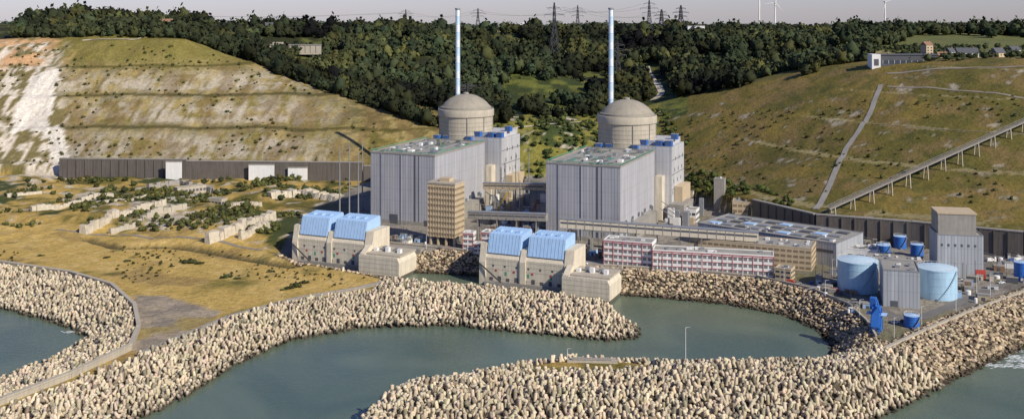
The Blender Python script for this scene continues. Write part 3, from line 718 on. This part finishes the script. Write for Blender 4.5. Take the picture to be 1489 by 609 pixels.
def yard(name,u0,v0,u1,v1,n,seed,hmax=10,mats=None):
    r=random.Random(seed);p=P((u0+u1)/2,(v0+v1)/2,12);B=Bd(name,(p[0],p[1],11.8),-TH)
    mats=mats or [('grey_casing',m_steel),('concrete_bay',m_cg),('blue_casing',m_sky),('white_cabin',m_white),('beige_cabin',m_beige),('dark_casing',m_slot),('pale_bay',m_pump),('rust_casing',m_brick)]
    for i in range(n):
        q=P(r.uniform(u0,u1),r.uniform(v0,v1),12);dx=q[0]-p[0];dy=q[1]-p[1]
        a=dx*ca-dy*sa;b=dx*sa+dy*ca
        nm,mt=r.choice(mats);w=r.uniform(1.5,7);d=r.uniform(1.5,6);h=r.uniform(2,hmax)
        if r.random()<.25: B.rev('vessel',m_white,a,b,[(w*.3,0),(w*.3,h*.8),(w*.2,h*.9),(.01,h*.92)],14)
        else:
            B.box(nm,mt,a,a+w,b,b+d,0,h);B.box('casing_lids',m_cg,a-.1,a+w+.1,b-.1,b+d+.1,h,h+.25)
            if r.random()<.5: B.box('doors',m_slot,a+w*.3,a+w*.6,b-.06,b+.1,0,min(2.4,h*.7))
        if r.random()<.4: B.beam('pipework',m_steel,(a,b,h+.8),(a+r.uniform(-12,12),b+r.uniform(-8,8),h+.8),.25,6);B.beam('pipework',m_steel,(a,b,0),(a,b,h+.8),.25,6)
        if r.random()<.2: B.beam('mast',m_dsteel,(a,b,0),(a,b,h+r.uniform(6,14)),.14)
    return B.done()
yard('transformer_yard',705,292,788,330,56,1,11)
yard('transformer_yard',700,335,790,362,36,2,6)
yard('transformer_yard',945,285,1000,325,44,3,11)
yard('transformer_yard',815,362,872,378,14,4,6)
yard('switchgear_yard',1080,326,1200,336,22,5,6)
yard('storage_yard',1185,395,1240,432,26,6,3.5)
yard('storage_yard',1380,405,1440,440,24,7,4)
yard('storage_yard',1230,440,1262,455,10,8,3)
yard('storage_yard',1440,375,1500,412,18,28,4)
yard('storage_yard',1220,345,1275,372,20,38,6)
yard('chemical_yard',1225,375,1290,392,18,9,6)
yard('portal_yard',560,345,622,356,14,10,5)
def crane(u,v,h,mat,name='yard_crane'):
    p=P(u,v,12);B=Bd(name,(p[0],p[1],12),-TH)
    B.box('carrier',mat,-4,4,-1.3,1.3,.9,2.6);B.box('cab',mat,-1.5,1.2,-1.2,.2,2.6,4.6);B.box('cab_glass',m_glass,-1.2,1.25,-1.25,-.2,3.2,4.2)
    for a in (-3,-1,1,3):
        for b in (-1.2,1.2): B.beam('wheels',m_black,(a,b-.3,.6),(a,b+.3,.6),.6,12)
    B.beam('boom',mat,(-1,0,4),(h*.45,0,h),(.8,.4));B.beam('hook_cable',m_dsteel,(h*.45,0,h),(h*.45,0,h*.5),.12);B.box('hook',mat,h*.45-.5,h*.45+.5,-.5,.5,h*.5-1,h*.5)
    B.done()
crane(722,318,24,m_yel);crane(770,322,18,m_red)
for (u,v,t) in [(494,318,215),(508,316,212),(521,318,222),(527,305,205),(750,300,222),(769,296,222),(756,320,262),(735,300,238)]:
    p=P(u,v,12);h=(CH-12)-(t-VH)*p[1]/FP
    B=Bd('lightning_mast',(p[0],p[1],12));B.beam('shaft',m_steel,(0,0,-.5),(0,0,h),(.7,.35),8);B.beam('foot',m_cg,(0,0,-.5),(0,0,1.5),1.2,8)
    B.beam('crossarm',m_steel,(-1.2,0,h*.93),(1.2,0,h*.93),.15);B.done()
# ================================================================ RIGHT AREA
def tank(name,u0,u1,vb,vt,mat=m_tank,top=m_tankt,blue=None):
    D=FP*168/(vb-VH);r=(u1-u0)/2*D/FP;cx=((u0+u1)/2-UC)*D/FP;h=168-(vt-VH)*D/FP
    B=Bd(name,(cx,D+r,12))
    B.rev('shell',mat,0,0,[(r,-.5),(r,h-.8),(r+.15,h-.8),(r+.15,h),(r-.1,h)],48)
    B.rev('roof',top,0,0,[(r-.1,h),(r*.5,h+r*.1),(.01,h+r*.13)],48)
    for k in range(1,4): B.rev('stiffener_rings',mat,0,0,[(r,h*k/4),(r+.12,h*k/4+.02),(r+.12,h*k/4+.2),(r,h*k/4+.22)],48)
    n=26
    for i in range(n):
        a=2*math.pi*i/n;a2=2*math.pi*(i+1)/n;q=(r*.97*math.cos(a),r*.97*math.sin(a));q2=(r*.97*math.cos(a2),r*.97*math.sin(a2))
        B.beam('roof_railing',m_white,(*q,h),(*q,h+1.1),.05);B.beam('roof_railing',m_white,(*q,h+1.1),(*q2,h+1.1),.06)
    for i in range(16):
        a=-1.9+i*.07;B.box('spiral_stair',m_steel,(r+.1)*math.cos(a),(r+1)*math.cos(a)+.2,(r+1)*math.sin(a)-.3,(r+.1)*math.sin(a),h*i/16,h*i/16+.35)
    B.beam('inlet_pipe',m_steel,(-r*.4,-r-2,.8),(-r*.4,-r*.8,.8),.35,8);B.done()
tank('storage_tank',1228,1286,428,384);tank('storage_tank',1346,1402,438,395)
for (u0,u1,vb,vt) in [(1303,1321,362,345),(1326,1344,358,340),(1282,1296,368,356),(1310,1322,348,332),(1328,1346,375,357),(1278,1298,371,358)]:
    tank('blue_process_tank',u0,u1,vb,vt,m_blue,m_sky)
tank('blue_process_tank',1319,1341,478,461,m_blue,m_sky)
tank('blue_process_tank',1480,1500,410,383,m_blue,m_sky)
B,w=building('treatment_building',1284,445,1338,449,26,21,m_hallg,stuff=6,seed=12)
B.box('door',m_slot,4,8,-.1,.2,0,4);B.done()
B,w=building('treatment_building',1232,380,1275,384,14,9,m_white,rows=1,stuff=5,seed=13);B.done()
B,w=building('treatment_building',1262,398,1345,404,16,10,m_cg,rows=0,stuff=10,seed=14);B.done()
B,w=building('demineralisation_building',1363,402,1430,405,24,27,m_hallg,stuff=0,seed=15)
B.box('upper_storey',m_cg,1,24,3,23,27.2,40);B.box('upper_cornice',m_beige,.6,24.4,2.6,23.4,40,41)
B.box('red_door',m_red,23,29,-.2,.1,0,6)
for k in range(6): B.box('small_windows',m_slot,2+k*4,3.4+k*4,-.1,.1,20,21.6)
B.done()
p=P(1275,480,12);B=Bd('blue_screen_cleaner',(p[0],p[1],12),-.5)
B.box('frame',m_blue,-2.5,2.5,-2,2,0,9);B.prismx('chute',m_blue,[(-2,9),(-6,3),(-7,3.5),(-3,13),(2,13),(2,9)],-2,2)
B.box('drive_housing',m_blue,-3.5,-.5,-1,3,11,17)
for s_ in (-2.3,2.3):
    B.beam('legs',m_blue,(s_,-7,-.5),(s_,-2,10),.35);B.beam('legs',m_blue,(s_,4,-.5),(s_,1,12),.35);B.beam('legs',m_blue,(s_,-7,0),(s_,4,6),.2)
B.box('platform',m_sky,-5,5,-3,3,8.8,9.1);B.beam('arm',m_blue,(0,1,16),(3,-8,12),.5);B.done()
def rwall(name,pts,z0,z1,t=1.6,mat=m_wall,rib=9.,top=m_cg):
    B=Bd(name,(0,0,0))
    for i in range(len(pts)-1):
        a=Vector((*pts[i],0));b=Vector((*pts[i+1],0));d=(b-a);L=d.length;d.normalize();n=Vector((d.y,-d.x,0))
        def seg(part,m,s0,s1,o0,o1,za,zb):
            V=[a+d*s0+n*o0,a+d*s1+n*o0,a+d*s1+n*o1,a+d*s0+n*o1];V=[(v.x,v.y,za) for v in V]+[(v.x,v.y,zb) for v in V]
            B.add(part,m,V,[(0,3,2,1),(4,5,6,7),(0,1,5,4),(1,2,6,5),(2,3,7,6),(3,0,4,7)])
        seg('wall_face',mat,0,L,0,t,z0,z1);seg('coping',top,-.1,L+.1,-.2,t+.3,z1,z1+.8)
        k=rib
        while rib and k<L-1: seg('buttresses',mat,k,k+1.,t,t+.8,z0,z1-.5);k+=rib
    return B.done()
rwall('retaining_wall',[(-462,1056),(-330,1048)],8,32,3.)
rwall('retaining_wall',[(-330,1048.5),(-149,1038)],8,30.5,3.,m_wall,0)
rwall('retaining_wall',[(-149,1038.4),(-95,1042)],8,27,3.)
rwall('retaining_wall',[(196,832),(228,772),(289,746),(352,710),(420,694),(600,694)],8,30,3.)
for (u0,u1,zt,zb_) in [(243,266,31,12),(363,400,28,17),(420,448,25,19)]:
    B=Bd('white_wall_panel',(0,0,0));D=1040;B.box('panel',m_white,(u0-UC)*D/FP,(u1-UC)*D/FP,D-4,D-3,zb_-6,zt)
    B.box('panel_cap',m_cg,(u0-UC)*D/FP-.3,(u1-UC)*D/FP+.3,D-4.2,D-2.8,zt,zt+1);B.done()
rwall('sea_wall',PL([(0,386),(100,401),(160,419),(193,449),(199,480),(187,508),(100,549),(0,587),(-150,645)],8.5)[::-1],7.5,11,1.8,m_conc,0,m_conc)
rwall('jetty_wall',PL([(200,518),(330,463),(430,436),(520,421),(560,411)],8.5),7.5,9.6,1.,m_cg,0,m_cg)
rwall('harbour_quay_wall',PL([(560,578),(600,557),(700,547)],13),8,14,1.6,m_conc,0,m_conc)
rwall('breakwater_wall',PL([(955,533),(1200,531),(1262,519),(1350,479),(1420,450),(1489,425)],13),9,13.9,1.2,m_conc,0,m_conc)
rwall('perimeter_kerb_wall',PL([(880,388),(1000,395),(1100,404),(1180,422),(1235,445),(1262,470),(1275,492)],12),10,13.3,.6,m_conc,0,m_conc)
rwall('perimeter_kerb_wall',PL([(440,342),(600,358),(700,368)],12),10,13.1,.6,m_conc,0,m_conc)
p=P(825,527,13);B=Bd('quay_platform',(p[0],p[1],13),-.06);B.box('slab',m_conc,0,24,0,6,-1,1);B.box('beam_seat',m_cg,2,21,1,2,1,2.1)
for k in range(9): B.beam('railing',m_steel,(k*3,0,1),(k*3,0,2.2),.06)
B.beam('railing',m_steel,(0,0,2.2),(24,0,2.2),.06);B.done()
def rubble(name,pts,h,th,seed,mat=m_chalk):
    r=random.Random(seed);W=PL(pts,12);B=Bd(name,(0,0,0))
    for i in range(len(W)-1):
        a=Vector((*W[i],0));b=Vector((*W[i+1],0));L=(b-a).length;n=max(1,int(L/4));d=(b-a)/n;e=Vector((-d.y,d.x,0)).normalized()
        for j in range(n):
            p=a+d*j+e*r.uniform(-.8,.8);q=a+d*(j+1.05);hh=h*r.uniform(.7,1.1);g=H1(p.x,p.y)-1.5;t1=th*r.uniform(.7,1.4)
            V=[p-e*t1*.8,q-e*t1*.8,q+e*t1,p+e*t1];V=[(v.x,v.y,g) for v in V]
            T2=[p-e*t1*.5,q-e*t1*.5,q+e*t1*.9,p+e*t1*.9];V+=[(v.x+r.uniform(-.5,.5),v.y+r.uniform(-.5,.5),g+1.5+hh*r.uniform(.85,1.05)) for v in T2]
            B.add('stones',mat,V,[(0,3,2,1),(4,5,6,7),(0,1,5,4),(1,2,6,5),(2,3,7,6),(3,0,4,7)])
    return B.done()
rubble('ruined_concrete_wall',[(120,332),(165,318),(240,304)],7,3,1)
rubble('ruined_concrete_wall',[(303,350),(345,338),(397,322)],8,4,2)
rubble('ruined_concrete_wall',[(45,308),(130,294),(165,292)],5,2,3)
rubble('ruined_concrete_wall',[(392,290),(440,284),(492,292)],6,6,4)
rubble('ruined_concrete_wall',[(215,275),(262,268),(320,282)],5,2,5,m_cg)
rubble('ruined_concrete_wall',[(350,345),(390,331)],6,2,6)
rubble('ruined_concrete_wall',[(240,296),(290,290)],4,1.5,7,m_cg)
rubble('ruined_concrete_wall',[(10,292),(60,286)],3,2,8);rubble('ruined_concrete_wall',[(150,300),(215,290)],3,2,9)
rubble('ruined_concrete_wall',[(160,330),(230,316),(270,308)],5,2,10,m_conc);rubble('ruined_concrete_wall',[(330,306),(380,298)],3,2,11,m_conc);rubble('ruined_concrete_wall',[(440,318),(478,312)],4,2,12)
B,w=building('ruined_blockhouse',302,298,322,300,8,6,m_conc,rows=1);B.done()
B,w=building('ruined_blockhouse',258,283,300,278,8,6,m_conc,rows=1,winm=m_slot);B.done()
B,w=building('quay_blockhouse',427,342,446,345,8,7,m_conc,rows=0);B.done()
def strip(name,pix,width,mat,lift=.25,z=None,step=4.,D0=560):
    W=[pick(u,v,D0)[:2] if z is None else P(u,v,z) for u,v in pix]
    pts=[]
    for i in range(len(W)-1):
        a=np.array(W[i]);b=np.array(W[i+1]);n=max(1,int(np.hypot(*(b-a))/step))
        for j in range(n): pts.append(a+(b-a)*j/n)
    pts.append(np.array(W[-1]));pts=np.array(pts)
    d=np.gradient(pts,axis=0);d/=np.linalg.norm(d,axis=1)[:,None]+1e-9;nrm=np.stack([-d[:,1],d[:,0]],1)
    rows=[pts+nrm*width*k for k in (-.5,-.17,.17,.5)];V=[]
    for r_ in rows: V.append(np.stack([r_[:,0],r_[:,1],height(r_[:,0],r_[:,1])+lift],1))
    n=len(pts);V=np.concatenate(V);F=[]
    for k in range(3):
        for i in range(n-1): F.append((k*n+i,k*n+i+1,(k+1)*n+i+1,(k+1)*n+i))
    return fastmesh(name,V,F,mat)
strip('hillside_stairway',[(1281,124),(1268,160),(1250,190),(1230,218),(1210,262),(1186,305)],5.,m_cg,.6,D0=760)
strip('hillside_track',[(1290,126),(1380,132),(1489,144)],2.4,m_path,.4,D0=760)
strip('hillside_track',[(1290,108),(1400,100),(1489,97)],4,m_path,.4,D0=760)
strip('hillside_track',[(1270,182),(1380,190),(1489,196)],1.4,m_path,.35,D0=760)
strip('valley_road',[(941,98),(950,118),(962,135),(950,146)],9,m_chalk,.5,D0=1150)
strip('valley_track',[(740,190),(800,181),(850,178)],3,m_chalk,.4,D0=1080)
strip('coast_track',[(80,336),(150,339),(220,344),(300,351),(380,364)],3.5,m_path,.2,z=8.5)
strip('coast_track',[(0,392),(95,405),(150,423),(183,452)],3.,m_path,.2,z=8.5)
strip('hill_road',[(120,60),(200,58),(300,62)],4,m_chalk,.5,D0=1200)
strip('service_road',[(1160,410),(1250,432),(1300,460),(1340,462),(1489,400)],7,m_road,.12,z=12)
strip('service_road',[(1410,372),(1489,372)],8,m_road,.12,z=12)
strip('service_road',[(760,384),(760,350),(740,335),(745,290)],7,m_road,.12,z=12)
strip('service_road',[(880,386),(700,364),(560,352),(430,338)],6,m_road,.14,z=12)
a=pick(1560,158,760);b=(238,776,33);a=Vector((a[0],a[1],a[2]+7));b=Vector(b)
B=Bd('conveyor_trestle',(0,0,0));d=(b-a);L=d.length;dn=d.normalized();sd=dn.cross(Vector((0,0,1))).normalized()
for s_ in (-1.4,1.4):
    B.beam('girders',m_cg,a+sd*s_,b+sd*s_,.45);B.beam('handrail',m_steel,a+sd*s_+Vector((0,0,2.6)),b+sd*s_+Vector((0,0,2.6)),.15)
n=int(L/10)
for i in range(n):
    p=a+d*(i+.5)/n;B.beam('deck_beams',m_dsteel,p-sd*1.6,p+sd*1.6,.3)
    for s_ in (-1.4,1.4): B.beam('rail_posts',m_steel,p+sd*s_,p+sd*s_+Vector((0,0,2.6)),.15)
    if i%2==0:
        for s_ in (-1.6,1.6):
            g=p+sd*s_*1.6;gz=H1(g.x,g.y)
            if gz<p.z-.5: B.beam('legs',m_conc,(g.x,g.y,gz-1),p+sd*s_,.5)
        if p.z-H1(p.x,p.y)>5: B.beam('leg_brace',m_cg,p-sd*2-Vector((0,0,4)),p+sd*2-Vector((0,0,1)),.25)
V=[a-sd*1.5,a+sd*1.5,b+sd*1.5,b-sd*1.5]
B.add('belt_deck',m_path,[tuple(v+Vector((0,0,.5))) for v in V]+[tuple(v+Vector((0,0,.8))) for v in V],[(0,3,2,1),(4,5,6,7),(0,1,5,4),(1,2,6,5),(2,3,7,6),(3,0,4,7)]);B.done()
# ================================================================ HILLTOP BUILDINGS
def house(name,u,v,w,d,h,rh,ang=0,wall=m_white,roof=m_slate,D0=900,chim=True,up=0.):
    p=pick(u,v,D0);B=Bd(name,(p[0],p[1],p[2]-.3+up),ang)
    B.box('walls',wall,-w/2,w/2,0,d,-3-up,h)
    B.prismx('roof',roof,[(-.5,h),(d/2,h+rh),(d+.5,h)],-w/2-.4,w/2+.4)
    n=max(2,int(w/3.5))
    for i in range(n): B.box('windows',m_glass,-w/2+(i+.3)*w/n,-w/2+(i+.7)*w/n,-.06,.1,1.,min(2.4,h-.4))
    B.box('door',m_brown,-.5,.5,-.07,.1,0,2.1)
    if chim: B.box('chimney',m_brick,w*.3,w*.3+.9,d/2-.4,d/2+.5,h+rh*.6,h+rh+1.4)
    B.done()
p=pick(1268,102,950);B=Bd('visitor_centre',(p[0],p[1],p[2]),-.05)
B.box('left_wing',m_white,0,9,0,16,-5,16);B.box('wing_windows',m_slot,2,7,-.1,.1,4,11);B.box('main_block',m_slate,9,68,3,22,3.5,15)
B.box('base_wall',m_cg,9,62,3.2,21,-5,3.5);B.box('glazed_strip',m_glass,11,64,2.85,3.1,6,9.6);B.box('roof_edge',m_slot,8.5,69,2.2,22.6,15,16)
for k in range(9): B.box('mullions',m_white,12+k*6,12.3+k*6,2.75,2.9,6,9.6)
B.done()
HD=[(1352,66,1180,9,11,11,4,m_beige,m_brick,.25),(1386,72,1200,9,9,4,5,m_white,m_slate,.5),(1408,72,1210,24,12,3,6,m_white,m_slate,-.1),(1456,76,1180,14,10,4,6,m_beige,m_slate,.4),(1372,85,1150,11,9,3,4,m_beige,m_brick,0),(1478,74,1260,13,9,3,5,m_white,m_slate,.2)]
for (u,v,D,w_,d_,h_,rh,wm,rm,an) in HD:
    x0=(u-UC)*D/FP;g=H1(x0,D);need=CH-(v-VH)*D/FP
    B=Bd('house',(x0,D,g),an);e=max(0,min(need-g,3))
    B.box('walls',wm,-w_/2,w_/2,0,d_,-1,h_+e)
    B.prismx('roof',rm,[(-.5,h_+e),(d_/2,h_+e+rh),(d_+.5,h_+e)],-w_/2-.4,w_/2+.4)
    n=max(2,int(w_/4.5))
    for fl in range(max(1,int((h_+e)/3.2))):
        for i in range(n): B.box('windows',m_glass,-w_/2+(i+.3)*w_/n,-w_/2+(i+.7)*w_/n,-.06,.1,1+fl*3.1,2.4+fl*3.1)
    B.box('chimney',m_brick,w_*.3,w_*.3+.9,d_/2-.4,d_/2+.5,h_+e+rh*.6,h_+e+rh+1.4);B.box('door',m_brown,-.5,.5,-.08,.1,0,2.1);B.done()
house('farmhouse',399,50,30,20,12,9,.4,m_brick,m_slate,1600)
house('house',585,48,26,16,8,8,.2,m_white,m_brick,1700);house('house',443,100,22,8,7,1,0,m_conc,m_cg,1300,False)
house('house',240,40,26,16,8,8,.2,m_white,m_brick,1500);house('house',1150,52,40,20,8,8,.1,m_white,m_slate,1900)
p=pick(386,76,1400);B=Bd('hillside_reservoir',(p[0],p[1],p[2]+5));B.box('front_wall',m_conc,0,80,0,14,-9,5);B.box('roof_slab',m_roof,-1,81,-1,15,5,5.8);B.box('gate_house',m_conc,10,24,2,12,5.8,9)
for k in range(10): B.box('wall_piers',m_cg,4+k*7.8,5+k*7.8,-.6,0,-6,5)
B.done()
for (u,v,w_) in [(945,54,16),(985,54,60),(1000,52,10),(965,53,20),(1010,54,20)]:
    p=pick(u,v,1700);B=Bd('substation_building',(p[0],p[1],p[2]+2));B.box('walls',m_white,0,w_,0,20,-5,13+w_%7);B.box('roof',m_roof,-.5,w_+.5,-.5,20.5,13+w_%7,14+w_%7)
    B.box('windows',m_glass,2,w_-2,-.2,.1,5,8);B.done()
p=pick(762,46,1700);B=Bd('white_dome',(p[0],p[1]-2,p[2]+9));B.rev('dome_shell',m_white,0,0,[(24,-2),(24,3)]+[(24*math.cos(t*math.pi/16),3+9*math.sin(t*math.pi/16)) for t in range(1,8)]+[(.01,12)],32);B.rev('base_ring',m_cg,0,0,[(25,-13),(25,1),(24,1.2)],32);B.done()
def pylon(u,D,vt,w=14,r=.45):
    x0=(u-UC)*D/FP;g=H1(x0,D);h=CH-(vt-VH)*D/FP-g
    B=Bd('lattice_pylon',(x0,D,g),.3);b0=w/2
    lv=[0,.2,.38,.54,.66,.74,.86,1.]
    wd=[b0,b0*.72,b0*.5,b0*.3,b0*.22,b0*.2,b0*.16,b0*.05]
    for k in range(len(lv)-1):
        q0,q1=wd[k],wd[k+1];z0,z1=h*lv[k],h*lv[k+1]
        c=[(-1,-1),(1,-1),(1,1),(-1,1)]
        for i in range(4):
            s0=c[i];s1=c[(i+1)%4]
            B.beam('legs',m_dsteel,(s0[0]*q0,s0[1]*q0,z0),(s0[0]*q1,s0[1]*q1,z1),r)
            B.beam('bracing',m_dsteel,(s0[0]*q0,s0[1]*q0,z0),(s1[0]*q1,s1[1]*q1,z1),r*.6)
            B.beam('bracing',m_dsteel,(s1[0]*q0,s1[1]*q0,z0),(s0[0]*q1,s0[1]*q1,z1),r*.6)
    for f,L in ((.66,14),(.78,18),(.9,11)):
        for s_ in (-1,1):
            B.beam('cross_arms',m_dsteel,(0,0,h*f+2.5),(s_*L,0,h*f),r*.8);B.beam('cross_arms',m_dsteel,(0,0,h*f-.5),(s_*L,0,h*f),r*.8)
            B.beam('insulators',m_dsteel,(s_*L,0,h*f),(s_*L,0,h*f-4),.25)
    B.done();return (x0,D,g+h)
tops=[pylon(806,1750,4,18,.6),pylon(840,2200,8,15),pylon(695,2300,12,14),pylon(590,2500,14,14),pylon(944,1900,0,16),pylon(962,2200,14,24,.75),pylon(990,2100,8,24,.75),pylon(898,1500,60,12),pylon(1018,1800,62,12),pylon(680,1300,122,11)]
B=Bd('power_lines',(0,0,0))
def wire(a,b,off,sag):
    pts=[]
    for i in range(9):
        t=i/8;pts.append((a[0]+(b[0]-a[0])*t+off,a[1]+(b[1]-a[1])*t,(a[2]+(b[2]-a[2])*t)-8-sag*4*t*(1-t)))
    for i in range(8): B.beam('conductors',m_dsteel,pts[i],pts[i+1],.16,3)
for off in (-14,14): 
    wire(tops[0],tops[1],off,12);wire(tops[1],tops[2],off,12);wire(tops[2],tops[3],off,12);wire(tops[1],tops[5],off,14);wire(tops[0],tops[4],off,12);wire(tops[3],(-1200,2700,200),off,15)
B.done()
def turbine(u,D,vh,bl,a0):
    x0=(u-UC)*D/FP;g=H1(x0,D);h=CH-(vh-VH)*D/FP
    B=Bd('wind_turbine',(x0,D,g));H_=h-g;B.beam('tower',m_white,(0,0,-1),(0,0,H_),(2.6,1.5),12);B.box('nacelle',m_white,-2,2,-5,6,H_-1.5,H_+2.5)
    for k in range(3):
        a=a0+k*2.094;B.add('blades',m_white,[(math.cos(a+.25)*3,-5.5,H_+.5+math.sin(a+.25)*3),(math.cos(a)*bl,-5.2,H_+.5+math.sin(a)*bl),(math.cos(a-.25)*3,-5.5,H_+.5+math.sin(a-.25)*3),(math.cos(a)*3,-4.6,H_+.5+math.sin(a)*3)],[(0,1,2),(0,3,1),(3,2,1),(0,2,3)])
    B.beam('hub',m_white,(0,-6.5,H_+.5),(0,-4.8,H_+.5),1.8,10);B.done()
turbine(1104,3000,-2,38,.6);turbine(1127,2700,4,34,1.2);turbine(1287,2900,3,36,.3)
# ================================================================ SMALL THINGS
def car(u,v,col,ang,z=12.,L=4.4,van=False):
    p=P(u,v,z);B=Bd('parked_van' if van else 'parked_car',(p[0],p[1],z+.15),ang);l=L/2;h=2.3 if van else 1.45
    B.prismy('body',col,[(-l,.3),(-l,.95),(-l*.9,h if van else 1.),(l*.45,h if van else 1.),(l*.95,.95),(l,.7),(l,.3)],-.9,.9)
    if not van: B.prismy('cabin',m_glass,[(-l*.7,1.),(-l*.5,h),(l*.15,h),(l*.42,1.)],-.78,.78);B.box('roof',col,-l*.48,l*.13,-.7,.7,h,h+.05)
    else: B.box('windscreen',m_glass,l*.1,l*.4,-.92,.92,1.3,2.)
    for a in (-l*.62,l*.62):
        for b in (-.9,.9): B.beam('wheels',m_black,(a,b-.12,.33),(a,b+.12,.33),.34,12)
    B.done()
cm=[m_white,m_slate,m_red,m_steel,m_blue,m_white]
for i,(u,v) in enumerate([(1440,380),(1447,376),(1455,379),(1462,375),(1470,381),(1449,400),(1456,412),(1222,428),(1214,424),(1208,420),(1180,412),(748,372),(735,368),(640,362),(654,362),(700,372),(835,382),(850,384),(1302,470),(1312,468),(1150,412),(1160,413)]):
    car(u,v,cm[i%6],[.2,1.2,-.4][i%3],van=(i%4==0),L=4.4 if i%4 else 5.4)
def lamp(u,v,z,h=10):
    p=P(u,v,z);B=Bd('street_lamp',(p[0],p[1],z));B.beam('pole',m_white,(0,0,-.3),(0,0,h),(.18,.1),8);B.beam('arm',m_white,(0,0,h),(1.6,0,h+.3),.09);B.box('lamp_head',m_steel,1.4,2.3,-.2,.2,h+.15,h+.4);B.done()
for u,v in [(905,391),(960,394),(1020,398),(1080,403),(1140,413),(1200,432),(1250,462),(620,361),(680,367),(1300,490),(1340,472),(1390,452),(1440,432),(470,346),(540,352),(1210,400),(1420,425)]: lamp(u,v,12)
lamp(997,531,13,18);lamp(825,525,13,6)
m,nt,b=nodes('foam');b.inputs['Base Color'].default_value=(.72,.76,.74,1)
r=random.Random(5);B=Bd('surf_foam',(0,0,.012))
def foam(cx,cy,n,R):
    for i in range(n):
        a=cx+r.gauss(0,R);b_=cy+r.gauss(0,R*.35);s=r.uniform(.15,.8);k=7
        B.add('patches',m,[(a+s*math.cos(t*6.283/k)*r.uniform(.5,2.6),b_+s*math.sin(t*6.283/k)*r.uniform(.3,.9),.0004*i) for t in range(k)],[tuple(range(k))])
for u,v in [(1489,508),(1475,516),(1445,529),(1484,522),(1489,530)]:
    q=P0(u,v);foam(q[0],q[1]-2,90,5)
for u,v in [(108,482),(85,518)]:
    q=P0(u,v);foam(q[0]-2,q[1],20,2)
B.done()
# ================================================================ LIGHT / CAMERA
az_=math.radians(44)
el=math.radians(35)
sd=Vector((math.cos(el)*math.cos(az_),-math.cos(el)*math.sin(az_),math.sin(el)))
l=bpy.data.lights.new('sun','SUN');l.energy=5.0;l.angle=math.radians(.5);l.color=(1,.92,.79)
so=bpy.data.objects.new('sun',l);sc.collection.objects.link(so);so.rotation_euler=sd.to_track_quat('Z','Y').to_euler()
wd=bpy.data.worlds.new('World');sc.world=wd;wd.use_nodes=True;nt=wd.node_tree
bg=nt.nodes['Background'];sk=nt.nodes.new('ShaderNodeTexSky');sk.sky_type='NISHITA';sk.sun_disc=False
sk.sun_elevation=el;sk.sun_rotation=math.atan2(sd.x,sd.y);sk.altitude=0;sk.air_density=1.;sk.dust_density=.2;sk.ozone_density=2.
tn=nt.nodes.new('ShaderNodeVectorMath');tn.operation='MULTIPLY';tn.inputs[1].default_value=(.76,.80,1.22)
nt.links.new(sk.outputs[0],tn.inputs[0]);nt.links.new(tn.outputs[0],bg.inputs[0]);bg.inputs[1].default_value=.088
cam=bpy.data.cameras.new('camera');co=bpy.data.objects.new('camera',cam);sc.collection.objects.link(co)
co.location=(0,0,CH);co.rotation_euler=(math.pi/2,0,0);cam.sensor_width=36;cam.lens=36*FP/1489;cam.shift_y=-(304.5-VH)/1489
cam.clip_start=1;cam.clip_end=60000;sc.camera=co
sc.view_settings.view_transform='Standard';sc.view_settings.look='None';sc.view_settings.exposure=0
